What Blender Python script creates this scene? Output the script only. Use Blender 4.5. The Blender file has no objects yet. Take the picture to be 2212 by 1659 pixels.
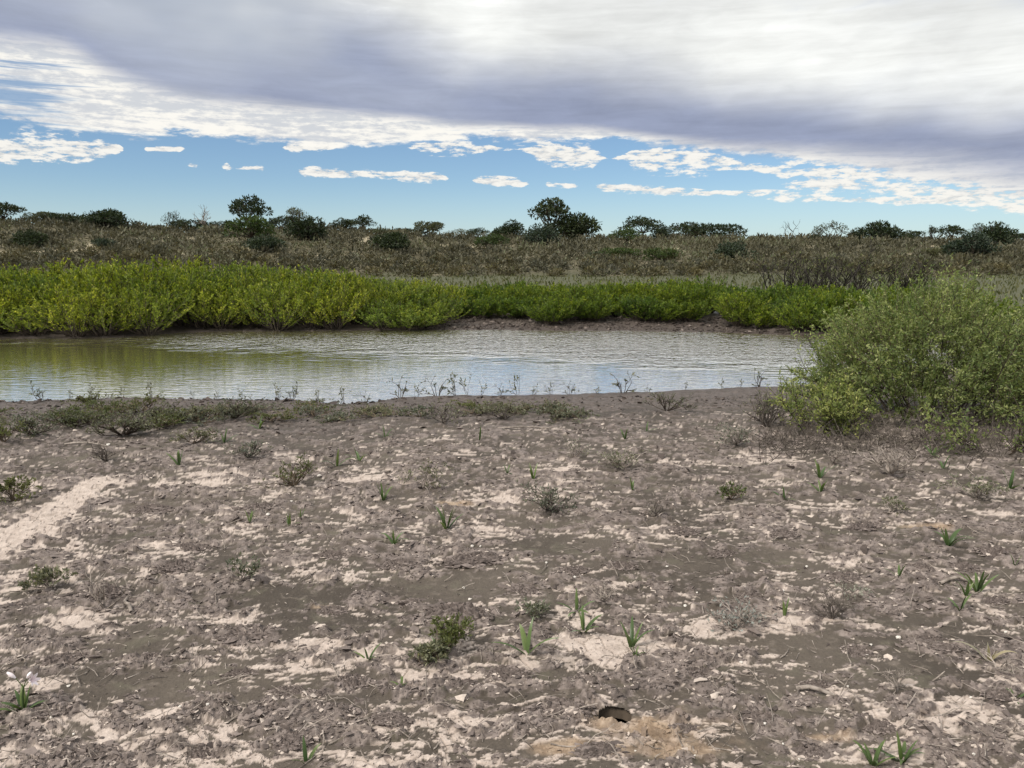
import bpy, math, random
import numpy as np
from mathutils import Vector

# ------------------------------------------------------------------ camera, world, sun, exposure
SC = bpy.context.scene
COL = SC.collection
FPX, CX, CY, PITCH, CAMZ = 1670.0, 1106.0, 829.5, math.radians(9.2), 2.05   # photo measured at 2212 x 1659

cam_d = bpy.data.cameras.new('camera')
cam_d.sensor_width = 36.0
cam_d.lens = 36.0 * FPX / 2212.0
cam_d.clip_start = 0.05
cam_d.clip_end = 12000
cam = bpy.data.objects.new('camera', cam_d)
cam.location = (0, 0, CAMZ)
cam.rotation_euler = (math.pi / 2 - PITCH, 0, 0)
COL.objects.link(cam)
SC.camera = cam

SUN_EL, SUN_AZ = math.radians(50), math.radians(-130)      # azimuth measured from the view direction (+y) towards +x
sun_d = bpy.data.lights.new('sun', 'SUN')
sun_d.energy = 3.2
sun_d.angle = math.radians(18)
sun_d.color = (1.0, 0.94, 0.85)
sun = bpy.data.objects.new('sun', sun_d)
sv = Vector((math.sin(SUN_AZ) * math.cos(SUN_EL), math.cos(SUN_AZ) * math.cos(SUN_EL), math.sin(SUN_EL)))
sun.rotation_euler = sv.to_track_quat('Z', 'Y').to_euler()
sun.location = sv * 60
COL.objects.link(sun)

vs = SC.view_settings
vs.view_transform = 'Standard'
vs.look = 'None'
vs.exposure = 0.3
vs.gamma = 1.0
vs.use_curve_mapping = False
SC.render.engine = 'CYCLES'
SC.cycles.max_bounces = 5
SC.cycles.diffuse_bounces = 3
SC.cycles.glossy_bounces = 2
SC.cycles.use_light_tree = False
SC.cycles.adaptive_threshold = 0.02
SC.cycles.transparent_max_bounces = 8
SC.cycles.use_denoising = True


def ray(px, py):
    dx, dy = (px - CX) / FPX, (CY - py) / FPX
    s, c = math.sin(PITCH), math.cos(PITCH)
    return np.array([dx, c + dy * s, -s + dy * c])


def sky_at(px, py):                       # azimuth (rad), tan of elevation
    d = ray(px, py)
    return math.atan2(d[0], d[1]), d[2] / math.hypot(d[0], d[1])


class NT:
    """small helper to write node maths"""
    def __init__(s, tree):
        s.t = tree; s.n = tree.nodes; s.l = tree.links

    def node(s, typ, **kw):
        n = s.n.new(typ)
        for k, v in kw.items():
            setattr(n, k, v)
        return n

    def put(s, sock, v):
        if isinstance(v, (int, float)):
            sock.default_value = v
        elif isinstance(v, (tuple, list)):
            sock.default_value = v if len(v) == len(sock.default_value) else tuple(v) + (1.0,)
        else:
            s.l.new(v, sock)

    def m(s, op, a, b=0.0, c=0.0, clamp=False):
        n = s.node('ShaderNodeMath', operation=op, use_clamp=clamp)
        s.put(n.inputs[0], a); s.put(n.inputs[1], b); s.put(n.inputs[2], c)
        return n.outputs[0]

    def smooth(s, v, lo, hi):
        n = s.node('ShaderNodeMapRange', interpolation_type='SMOOTHSTEP')
        s.put(n.inputs['Value'], v); s.put(n.inputs['From Min'], lo); s.put(n.inputs['From Max'], hi)
        return n.outputs['Result']

    def mix(s, f, a, b, blend='MIX'):
        n = s.node('ShaderNodeMix', data_type='RGBA', blend_type=blend)
        s.put(n.inputs['Factor'], f); s.put(n.inputs['A'], a); s.put(n.inputs['B'], b)
        return [o for o in n.outputs if o.type == 'RGBA'][0]

    def xyz(s, x, y, z=0.0):
        n = s.node('ShaderNodeCombineXYZ')
        s.put(n.inputs[0], x); s.put(n.inputs[1], y); s.put(n.inputs[2], z)
        return n.outputs[0]

    def noise(s, vec, scale=1.0, detail=4.0, rough=0.5, dist=0.0, dims='3D'):
        n = s.node('ShaderNodeTexNoise', noise_dimensions=dims)
        if vec is not None:
            s.l.new(vec, n.inputs['Vector'])
        n.inputs['Scale'].default_value = scale
        n.inputs['Detail'].default_value = detail
        n.inputs['Roughness'].default_value = rough
        n.inputs['Distortion'].default_value = dist
        return n.outputs['Fac']

    def attr(s, name):
        n = s.node('ShaderNodeAttribute'); n.attribute_name = name
        return n.outputs['Fac']

    def curve(s, v, pts, xr, yr):
        """v -> piecewise curve through pts; xr, yr = ranges used to normalise"""
        t = s.m('DIVIDE', s.m('SUBTRACT', v, xr[0]), xr[1] - xr[0], clamp=True)
        n = s.node('ShaderNodeFloatCurve')
        cu = n.mapping.curves[0]
        P = sorted(((x - xr[0]) / (xr[1] - xr[0]), (y - yr[0]) / (yr[1] - yr[0])) for x, y in pts)
        cu.points[0].location = (0.0, P[0][1])
        cu.points[1].location = (1.0, P[-1][1])
        for x, y in P:
            if 0.001 < x < 0.999:
                cu.points.new(x, y)
        for p in cu.points:
            p.handle_type = 'AUTO_CLAMPED'
        n.mapping.update()
        s.l.new(t, n.inputs['Value'])
        return s.m('MULTIPLY_ADD', n.outputs[0], yr[1] - yr[0], yr[0])


def build_world():
    w = bpy.data.worlds.new('World'); SC.world = w
    w.use_nodes = True
    T = NT(w.node_tree)
    T.n.clear()
    out = T.node('ShaderNodeOutputWorld'); bg = T.node('ShaderNodeBackground')
    bg.inputs['Strength'].default_value = 0.1
    T.l.new(bg.outputs[0], out.inputs[0])
    sky = T.node('ShaderNodeTexSky', sky_type='NISHITA')
    sky.sun_disc = False
    sky.sun_elevation = SUN_EL
    sky.sun_rotation = SUN_AZ
    sky.altitude = 900
    sky.air_density = 1.0; sky.dust_density = 0.3; sky.ozone_density = 2.5
    tc = T.node('ShaderNodeTexCoord')
    sp = T.node('ShaderNodeSeparateXYZ')
    T.l.new(tc.outputs['Generated'], sp.inputs[0])
    x, y, z = sp.outputs
    a = T.m('ARCTAN2', x, y)
    hyp = T.m('SQRT', T.m('ADD', T.m('MULTIPLY', x, x), T.m('MULTIPLY', y, y)))
    te = T.m('DIVIDE', z, T.m('MAXIMUM', hyp, 0.001))
    te = T.m('MINIMUM', te, 6.0)
    XR, YR = (-0.72, 0.72), (-0.05, 0.60)
    C = lambda pts: T.curve(a, [sky_at(*p) for p in pts], XR, YR)

    blue = T.mix(1.0, sky.outputs[0], (0.72, 0.80, 0.86), 'MULTIPLY')
    blue = T.mix(1.0, blue, (1.0, 1.0, 1.0), 'MULTIPLY')

    # direction space stretched so that clouds flatten towards the horizon
    cp = T.xyz(T.m('MULTIPLY', a, 13.0), T.m('MULTIPLY', te, 46.0))
    n_puff = T.noise(cp, 1.0, 5.0, 0.62, 0.3, '2D')
    n_fine = T.noise(cp, 3.6, 5.0, 0.66, 0.0, '2D')
    n_wide = T.noise(T.xyz(T.m('MULTIPLY', a, 3.0), T.m('MULTIPLY', te, 9.0)), 1.0, 2.0, 0.5, 0.0, '2D')
    cs = T.xyz(T.m('MULTIPLY', a, 6.0), T.m('MULTIPLY', te, 90.0), 3.7)
    n_streak = T.noise(cs, 1.0, 4.0, 0.6, 0.4, '2D')

    # small low clouds: soft envelopes broken up by noise
    def row(mid, thick):
        c = C(mid)
        w = T.curve(a, [(sky_at(px, 380)[0], h / FPX) for px, h in thick], XR, (0.0, 0.03))
        d = T.m('DIVIDE', T.m('SUBTRACT', te, c), T.m('MAXIMUM', w, 0.0004))
        e = T.m('SUBTRACT', 1.0, T.m('MULTIPLY', T.m('MULTIPLY', d, d), 0.55))
        return T.m('MULTIPLY', T.m('MAXIMUM', e, 0.0), T.smooth(w, 0.0006, 0.003))
    r1 = row([(-300, 340), (300, 352), (640, 368), (960, 385), (1280, 404), (1650, 422), (2060, 437), (2400, 447)],
             [(-300, 0), (300, 0), (395, 0), (420, 4), (445, 0), (475, 0), (490, 7), (505, 3), (560, 5), (590, 0), (635, 0), (665, 11), (740, 9), (830, 8), (900, 11), (965, 4), (985, 0), (1030, 6), (1090, 10), (1140, 4), (1165, 0),
              (1190, 6), (1240, 5), (1262, 0), (1285, 3), (1340, 9), (1450, 8), (1560, 6), (1680, 10), (1780, 9), (1850, 6), (1960, 9), (2060, 6), (2140, 12), (2300, 14), (2600, 0)])
    r2 = row([(-300, 310), (120, 320), (300, 322), (640, 318), (930, 320), (1100, 322), (1210, 332), (1400, 346), (1600, 356), (1720, 378), (1900, 392), (2212, 425), (2500, 440)],
             [(-300, 20), (0, 26), (110, 28), (200, 18), (265, 6), (285, 0), (308, 0), (320, 4), (395, 5), (408, 0), (600, 0), (640, 9), (720, 4), (760, 0), (850, 0), (900, 8), (960, 14), (1050, 8), (1110, 3), (1135, 4), (1170, 22), (1230, 26), (1290, 14),
              (1312, 3), (1370, 20), (1470, 26), (1560, 16), (1620, 8), (1645, 8), (1700, 24), (1850, 30), (2050, 30), (2212, 26), (2600, 24)])
    env = T.m('MAXIMUM', r1, r2)
    dens = T.m('ADD', env, T.m('MULTIPLY', T.m('SUBTRACT', n_puff, 0.5), 1.7))
    dens = T.m('ADD', dens, T.m('MULTIPLY', T.m('SUBTRACT', n_fine, 0.5), 3.4))
    dens = T.m('ADD', dens, T.m('MULTIPLY', T.m('SUBTRACT', n_streak, 0.5), 1.6))
    m_small = T.m('MULTIPLY', T.m('MULTIPLY', T.smooth(dens, 0.35, 1.05), T.smooth(env, 0.05, 0.35)), 0.96)
    c_small = T.mix(T.smooth(n_fine, 0.35, 0.6), (5.6, 5.6, 5.5), (7.8, 7.6, 7.1))

    # bright bank below the deck on the left
    e_bank = C([(-200, 270), (0, 268), (120, 290), (400, 296), (640, 322), (860, 318), (1120, 306), (1250, 312), (1400, 320), (1700, 350), (2300, 420)])
    bank = T.m('MULTIPLY', T.m('SUBTRACT', te, e_bank), 60.0)
    bank = T.m('ADD', bank, T.m('MULTIPLY', T.m('SUBTRACT', n_puff, 0.5), 2.2))
    bank = T.m('ADD', bank, T.m('MULTIPLY', T.m('SUBTRACT', n_fine, 0.5), 0.9))
    m_bank = T.smooth(bank, 0.0, 0.55)
    # gaps of blue at the far left of the bank
    a1, t1 = sky_at(20, 215)
    g = T.m('EXPONENT', T.m('MULTIPLY', T.m('ADD',
            T.m('POWER', T.m('ABSOLUTE', T.m('MULTIPLY', T.m('SUBTRACT', a, a1), FPX / 150)), 2.0),
            T.m('POWER', T.m('ABSOLUTE', T.m('MULTIPLY', T.m('SUBTRACT', te, t1), FPX / 90)), 2.0)), -1.0))
    gap = T.smooth(T.m('ADD', T.m('MULTIPLY', g, 0.55), T.m('MULTIPLY', T.m('SUBTRACT', n_streak, 0.5), 1.6)), 0.30, 0.62)
    m_bank = T.m('MULTIPLY', m_bank, T.m('SUBTRACT', 1.0, T.m('MULTIPLY', gap, 0.85)))
    sh = T.smooth(T.m('ADD', T.m('MULTIPLY', n_fine, 0.45), T.m('MULTIPLY', n_streak, 0.55)), 0.40, 0.58)
    c_bank = T.mix(sh, (5.3, 5.5, 5.8), (8.0, 7.8, 7.3))

    # the great grey deck: lower edge, then a dark band, then bright
    e_low = C([(-250, 80), (0, 104), (110, 114), (250, 176), (420, 220), (560, 244), (850, 262), (1150, 290), (1500, 326), (1700, 343), (2000, 385), (2212, 425), (2400, 455)])
    wob = T.m('MULTIPLY', T.m('SUBTRACT', n_wide, 0.5), 0.035)
    up = T.m('SUBTRACT', T.m('ADD', te, wob), e_low)
    soft = T.curve(a, [(-0.7, 0.022), (-0.40, 0.022), (-0.2, 0.016), (0.0, 0.011), (0.3, 0.016), (0.7, 0.05)], XR, (0.0, 0.1))
    m_deck = T.smooth(T.m('ADD', T.m('DIVIDE', up, soft), T.m('MULTIPLY', T.m('SUBTRACT', n_fine, 0.5), 0.5)), -0.3, 1.1)
    e_bri = C([(-300, -260), (0, -140), (300, -30), (600, 50), (900, 128), (1100, 190), (1300, 214), (1700, 238), (2212, 252), (2400, 256)])
    n_soft = T.noise(T.xyz(T.m('MULTIPLY', a, 4.5), T.m('MULTIPLY', te, 8.0)), 1.0, 3.0, 0.5, 0.0, '2D')
    ub = T.m('ADD', T.m('SUBTRACT', te, e_bri), T.m('MULTIPLY', T.m('SUBTRACT', n_soft, 0.5), 0.07))
    f_bri = T.smooth(ub, -0.03, 0.07)
    # higher up the deck turns to alternating white and pale grey
    pl = T.xyz(T.m('DIVIDE', x, T.m('MAXIMUM', z, 0.03)), T.m('DIVIDE', y, T.m('MAXIMUM', z, 0.03)), 0.0)
    n_hi = T.noise(pl, 0.85, 4.0, 0.55, 0.0, '2D')
    hi_mask = T.smooth(te, 0.235, 0.33)
    e_top = C([(-200, -60), (600, -30), (1400, -10), (1900, 15), (2400, 20)])
    grey_top = T.smooth(T.m('ADD', T.m('SUBTRACT', te, e_top), T.m('MULTIPLY', T.m('SUBTRACT', n_puff, 0.5), 0.10)), -0.01, 0.05)
    bri_c = T.mix(T.smooth(n_soft, 0.35, 0.7), (6.5, 6.6, 6.5), (7.7, 7.8, 7.6))
    dark_c = T.mix(T.smooth(n_wide, 0.35, 0.65), (2.55, 2.9, 4.0), (3.15, 3.5, 4.5))
    midgrey = T.mix(T.smooth(n_soft, 0.3, 0.7), (3.9, 4.3, 4.9), (5.3, 5.6, 5.9))
    left_grey = T.m('MULTIPLY', T.smooth(a, -0.12, -0.34), T.smooth(up, 0.01, 0.09))
    deck_c = T.mix(f_bri, dark_c, bri_c)
    tex = T.m('ADD', T.m('MULTIPLY', T.m('SUBTRACT', n_streak, 0.5), 0.22), T.m('MULTIPLY', T.m('SUBTRACT', n_puff, 0.5), 0.30))
    tex = T.m('ADD', tex, 1.0)
    deck_c = T.mix(1.0, deck_c, T.xyz(tex, tex, tex), 'MULTIPLY')
    deck_c = T.mix(T.m('MULTIPLY', left_grey, 0.75), deck_c, midgrey)
    over = T.mix(T.smooth(n_hi, 0.38, 0.66), (5.2, 5.5, 6.0), (9.6, 9.5, 9.2))
    deck_c = T.mix(T.m('MULTIPLY', grey_top, 0.85), deck_c, over)

    blue = T.mix(T.m('MULTIPLY', T.smooth(te, 0.10, 0.0), 0.5), blue, (4.3, 5.5, 6.0))
    col = T.mix(m_small, blue, c_small)
    col = T.mix(m_bank, col, c_bank)
    col = T.mix(m_deck, col, deck_c)
    T.l.new(col, bg.inputs['Color'])
    w.cycles.sampling_method = 'MANUAL'
    w.cycles.sample_map_resolution = 256


build_world()

# ------------------------------------------------------------------ helpers
RNG = np.random.default_rng(7)
_perm = np.random.default_rng(11).permutation(4096)
_ang = np.random.default_rng(12).uniform(0, 2 * np.pi, 4096)


def perlin(x, y, seed=0):
    x = np.asarray(x, float); y = np.asarray(y, float)
    xi = np.floor(x).astype(np.int64); yi = np.floor(y).astype(np.int64)
    xf = x - xi; yf = y - yi
    u = xf * xf * xf * (xf * (xf * 6 - 15) + 10); v = yf * yf * yf * (yf * (yf * 6 - 15) + 10)

    def g(ix, iy, fx, fy):
        h = _perm[(_perm[(ix + seed * 131) & 4095] + iy) & 4095]
        t = _ang[h]
        return np.cos(t) * fx + np.sin(t) * fy
    n00 = g(xi, yi, xf, yf); n10 = g(xi + 1, yi, xf - 1, yf)
    n01 = g(xi, yi + 1, xf, yf - 1); n11 = g(xi + 1, yi + 1, xf - 1, yf - 1)
    return (n00 * (1 - u) + n10 * u) * (1 - v) + (n01 * (1 - u) + n11 * u) * v


def fbm(x, y, octv=4, seed=0, gain=0.5):
    s = 0; a = 1.0
    for k in range(octv):
        s = s + a * perlin(x * 2 ** k + 17.3 * k, y * 2 ** k - 9.1 * k, seed + k)
        a *= gain
    return s


def worley_edge(x, y, seed=0):
    xi = np.floor(x).astype(np.int64); yi = np.floor(y).astype(np.int64)
    f1 = np.full(np.shape(x), 9.0); f2 = np.full(np.shape(x), 9.0)
    for dx in (-1, 0, 1):
        for dy in (-1, 0, 1):
            h = _perm[(_perm[(xi + dx + seed * 77) & 4095] + yi + dy) & 4095]
            px = xi + dx + (h & 63) / 63.0; py = yi + dy + ((h >> 6) & 63) / 63.0
            d = np.hypot(px - x, py - y)
            f2 = np.where(d < f1, f1, np.minimum(f2, d)); f1 = np.minimum(f1, d)
    return f2 - f1


def ss(v, lo, hi):
    t = np.clip((v - lo) / (hi - lo), 0, 1)
    return t * t * (3 - 2 * t)


def tag(o, label=None, cat=None, group=None, kind=None):
    if label: o['label'] = label
    if cat: o['category'] = cat
    if group: o['group'] = group
    if kind: o['kind'] = kind
    return o


def empty(name, loc, rz=0.0, sc=1.0):
    o = bpy.data.objects.new(name, None)
    o.empty_display_size = 0.1
    COL.objects.link(o)
    o.location = loc; o.rotation_euler = (0, 0, rz)
    o.scale = (sc, sc, sc) if isinstance(sc, (int, float)) else sc
    return o


def mesh_data(name, V, F, mat, attrs=None, smooth=False):
    """V (n,3); F one array (m,k) or a list of such arrays"""
    me = bpy.data.meshes.new(name)
    V = np.asarray(V, np.float32)
    Fs = F if isinstance(F, list) else [F]
    Fs = [np.asarray(f, np.int32) for f in Fs if len(f)]
    tot = np.concatenate([np.full(len(f), f.shape[1], np.int32) for f in Fs])
    idx = np.concatenate([f.ravel() for f in Fs])
    me.vertices.add(len(V)); me.vertices.foreach_set('co', V.ravel())
    me.loops.add(len(idx)); me.loops.foreach_set('vertex_index', idx)
    me.polygons.add(len(tot))
    st = np.zeros(len(tot), np.int32); st[1:] = np.cumsum(tot)[:-1]
    me.polygons.foreach_set('loop_start', st)
    me.polygons.foreach_set('loop_total', tot)
    me.polygons.foreach_set('use_smooth', np.full(len(tot), bool(smooth)))
    for k, a in (attrs or {}).items():
        at = me.attributes.new(k, 'FLOAT', 'POINT')
        at.data.foreach_set('value', np.asarray(a, np.float32))
    me.update(calc_edges=True)
    me.materials.append(mat)
    return me


def link(name, me, parent=None, loc=(0, 0, 0), rz=0.0, sc=1.0):
    o = bpy.data.objects.new(name, me)
    COL.objects.link(o)
    o.location = loc; o.rotation_euler = (0, 0, rz)
    o.scale = (sc, sc, sc) if isinstance(sc, (int, float)) else sc
    if parent is not None:
        o.parent = parent
    return o


def copy_tree(o, parent=None):
    c = o.copy(); COL.objects.link(c); c.parent = parent
    for ch in o.children:
        copy_tree(ch, c)
    return c


def unit(v):
    v = np.asarray(v, float)
    return v / np.maximum(np.linalg.norm(v, axis=-1, keepdims=True), 1e-9)


def rvec(n, rng):
    return unit(rng.normal(size=(n, 3)))


def leaf_quads(P, D, N, L, W):
    P = np.asarray(P); D = unit(D)
    S = unit(np.cross(D, N)); L = np.asarray(L)[:, None]; W = np.asarray(W)[:, None]
    n = len(P)
    V = np.empty((n, 4, 3))
    V[:, 0] = P; V[:, 1] = P + D * L * 0.5 + S * W * 0.5
    V[:, 2] = P + D * L; V[:, 3] = P + D * L * 0.5 - S * W * 0.5
    return V.reshape(-1, 3), np.arange(4 * n).reshape(-1, 4)


def tubes(lines, sides=4):
    """lines: list of (points (k,3), radii (k,)); -> V, F quads"""
    Vs, Fs, off = [], [], 0
    ang = np.arange(sides) * 2 * np.pi / sides
    for P, R in lines:
        P = np.asarray(P, float); R = np.asarray(R, float); k = len(P)
        T = np.gradient(P, axis=0); T = unit(T)
        ref = np.array([0.31, 0.17, 0.93]) if abs(T[0][2]) < 0.9 else np.array([1.0, 0.1, 0.05])
        A = unit(np.cross(T, ref)); B = np.cross(T, A)
        ring = P[:, None, :] + R[:, None, None] * (np.cos(ang)[None, :, None] * A[:, None, :] + np.sin(ang)[None, :, None] * B[:, None, :])
        Vs.append(ring.reshape(-1, 3))
        i = np.arange(k - 1)[:, None] * sides; j = np.arange(sides)[None, :]
        f = np.stack([i + j, i + (j + 1) % sides, i + sides + (j + 1) % sides, i + sides + j], -1).reshape(-1, 4) + off
        Fs.append(f); off += k * sides
    return np.concatenate(Vs), np.concatenate(Fs)


def stem_curve(p, d, L, n, rng, up=0.3, wob=0.12):
    """bending polyline of n points"""
    P = [np.array(p, float)]; d = unit(np.array(d, float))
    for i in range(n - 1):
        d = unit(d + np.array([0, 0, up / n]) + rng.normal(size=3) * wob)
        P.append(P[-1] + d * L / (n - 1))
    return np.array(P)


# ------------------------------------------------------------------ terrain heights
def g0(px, py, z=0.03):
    d = ray(px, py); t = (z - CAMZ) / d[2]
    return d[0] * t, d[1] * t


_near = [g0(x, y, 0.0) for x, y in [(0, 872), (150, 866), (300, 861), (520, 866), (640, 866), (740, 877), (800, 872), (870, 860), (1000, 856),
                                    (1120, 857), (1280, 852), (1430, 847), (1580, 839), (1700, 838)]]
_near = [(-40, 17), (-22, 12.5), (-11, 11.3)] + _near + [(5.6, 13.0), (7.2, 14.2), (9, 15.8), (11, 18), (60, 19)]
_far = [g0(x, y, 0.0) for x, y in [(0, 730), (120, 731), (260, 729), (370, 720), (450, 716), (700, 714), (900, 713), (1050, 712), (1200, 714), (1400, 715), (1550, 718), (1680, 723)]]
_far = [(-40, 17.2), (-30, 22), (-19, 21.2)] + _far + [(8.6, 20.3), (10, 19.2), (11, 18.05), (60, 19)]
_nx, _ny = np.array(_near).T
_fx, _fy = np.array(_far).T
_ridge_px = [(-900, 500), (-300, 488), (0, 484), (110, 478), (200, 484), (300, 494), (420, 503), (520, 503), (640, 498), (760, 502), (900, 511),
             (1050, 517), (1250, 520), (1450, 519), (1650, 520), (1900, 522), (2212, 527), (2800, 535)]
RIDGE, FOOT = 128.0, 80.0
_rr = []
for px, py in _ridge_px:
    d = ray(px, py); _rr.append((d[0] / d[1], CAMZ + d[2] / d[1] * RIDGE))
_rx, _rz = np.array(_rr).T


def shore(x, y):
    """positive on land: metres to the near / far shore"""
    w = 0.10 * perlin(x * 1.7, x * 0 + 3.3, 3) + 0.05 * perlin(x * 6.1, y * 1.5, 5)
    sn = np.interp(x, _nx, _ny) - y + w * 1.2
    sf = y - np.interp(x, _fx, _fy) + w * 2.0
    return sn, sf


def base_z(x, y):
    x = np.asarray(x, float); y = np.asarray(y, float)
    sn, sf = shore(x, y)
    inside = np.minimum(-sn, -sf)
    land_n = 0.015 + 0.10 * ss(sn, 0, 3.5) + 0.02 * ss(sn, 0, 0.12)
    land_f = 0.02 + 0.16 * ss(sf, 0, 2.2) + 0.12 * ss(sf, 2, 12)
    z = np.where(sn > 0, land_n, np.where(sf > 0, land_f, -0.35 * ss(inside, 0, 2.0) - 0.05 * np.clip(inside, 0, 0.4)))
    yy = np.maximum(y, 1.0)
    zr = np.interp(x / yy, _rx, _rz)
    ft = FOOT + 6 * perlin(x * 0.03, y * 0, 9)
    t = (y - ft) / (RIDGE - ft)
    up = np.clip(t, 0, 1); up = up ** 1.25 * (1 - 0.25 * up ** 3) / 0.75 * (1 - 0.0 * up)
    up = np.clip(up, 0, 1)
    dn = ss(y, RIDGE + 2, RIDGE + 90)
    z = z + (zr - 0.3) * up * (1 - 0.7 * dn)
    z = z + ss(y, 60, 95) * (1 - 0.5 * dn) * 0.35 * fbm(x * 0.09, y * 0.09, 3, 21)
    return z


def gp(px, py):
    """point of the smooth terrain seen at a pixel of the photo"""
    d = ray(px, py)
    ts = np.concatenate([np.linspace(2.3, 40, 3000), np.linspace(40, RIDGE + 3, 3000)]) / d[1]
    P = np.array([0, 0, CAMZ])[None] + ts[:, None] * d[None]
    below = P[:, 2] < base_z(P[:, 0], P[:, 1])
    if not below.any():
        t = (RIDGE + 1) / d[1]
        x, y = d[0] * t, d[1] * t
    else:
        i = int(np.argmax(below)); x, y = P[i, 0], P[i, 1]
    return float(x), float(y)


# pale dried patches and other marks that have a shape of their own (photo pixels: x, y, half width, half height)
PALE = [(160, 1095, 60, 45), (60, 1160, 110, 36), (20, 1195, 60, 26), (40, 1060, 60, 16), (480, 1040, 110, 22), (200, 1048, 40, 8), (410, 1000, 50, 6), (790, 1045, 60, 12),
        (1110, 1085, 45, 14), (1210, 1025, 50, 7), (1220, 1050, 40, 8), (1560, 1365, 120, 20), (1330, 1405, 170, 34), (1720, 1340, 60, 26),
        (690, 1450, 60, 16), (820, 1425, 40, 14), (120, 1640, 190, 30), (1040, 1580, 70, 16), (1100, 1490, 60, 14), (1800, 1225, 70, 12),
        (2060, 1575, 120, 28), (2180, 1490, 70, 20), (1900, 1640, 150, 20), (620, 1560, 70, 18), (300, 1560, 120, 24), (160, 1360, 90, 16), (520, 1340, 60, 12),
        (700, 1400, 60, 9), (1250, 1360, 60, 16), (60, 1260, 80, 22), (340, 1180, 60, 10), (480, 1180, 70, 8), (1060, 1150, 60, 9), (930, 1480, 60, 18),
        (1500, 1300, 60, 6), (1640, 995, 60, 10), (1880, 1000, 30, 5), (2150, 1120, 70, 8), (400, 1620, 160, 26), (1480, 1440, 80, 12), (640, 1000, 50, 7)]
ORANGE = [(1400, 1590, 170, 45), (1440, 1635, 190, 35), (1230, 1645, 110, 24), (990, 1098, 60, 7), (2010, 1150, 70, 8), (1790, 1600, 60, 14), (700, 1330, 40, 6)]
DARK = [(660, 1320, 120, 46), (300, 1500, 110, 26), (1250, 1190, 130, 16), (1000, 1280, 160, 30), (1800, 1400, 140, 26), (1950, 1470, 120, 26), (200, 1480, 60, 40), (1500, 1230, 200, 24)]


def blob(x, y, lst):
    s = np.zeros(np.shape(x))
    for px, py, rx, ry in lst:
        cx, cy = g0(px, py, 0.1)
        x1, _ = g0(px + rx, py, 0.1); _, y1 = g0(px, py - ry, 0.1); _, y2 = g0(px, py + ry, 0.1)
        a = max(abs(x1 - cx), 0.03); b = max((abs(y1 - cy) + abs(y2 - cy)) / 2, 0.03)
        k = np.nonzero((np.abs(x - cx) < 2.4 * a) & (np.abs(y - cy) < 2.4 * b))
        q = ((x[k] - cx) / a) ** 2 + ((y[k] - cy) / b) ** 2
        s[k] = np.maximum(s[k], np.exp(-q))
    return s


STRIP = [(212 - 7 * k + 2 * math.sin(k * 2.0), 1050 + 4.6 * k, 34 + 0.5 * k, 9) for k in range(18)] + [(100 - 12 * k, 1130 + 7 * k, 50, 12) for k in range(12)] + [(1340, 1405, 120, 26), (1090, 1090, 40, 8), (690, 1404, 50, 8)]
HX, HY = g0(1328, 1562, 0.1)


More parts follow.
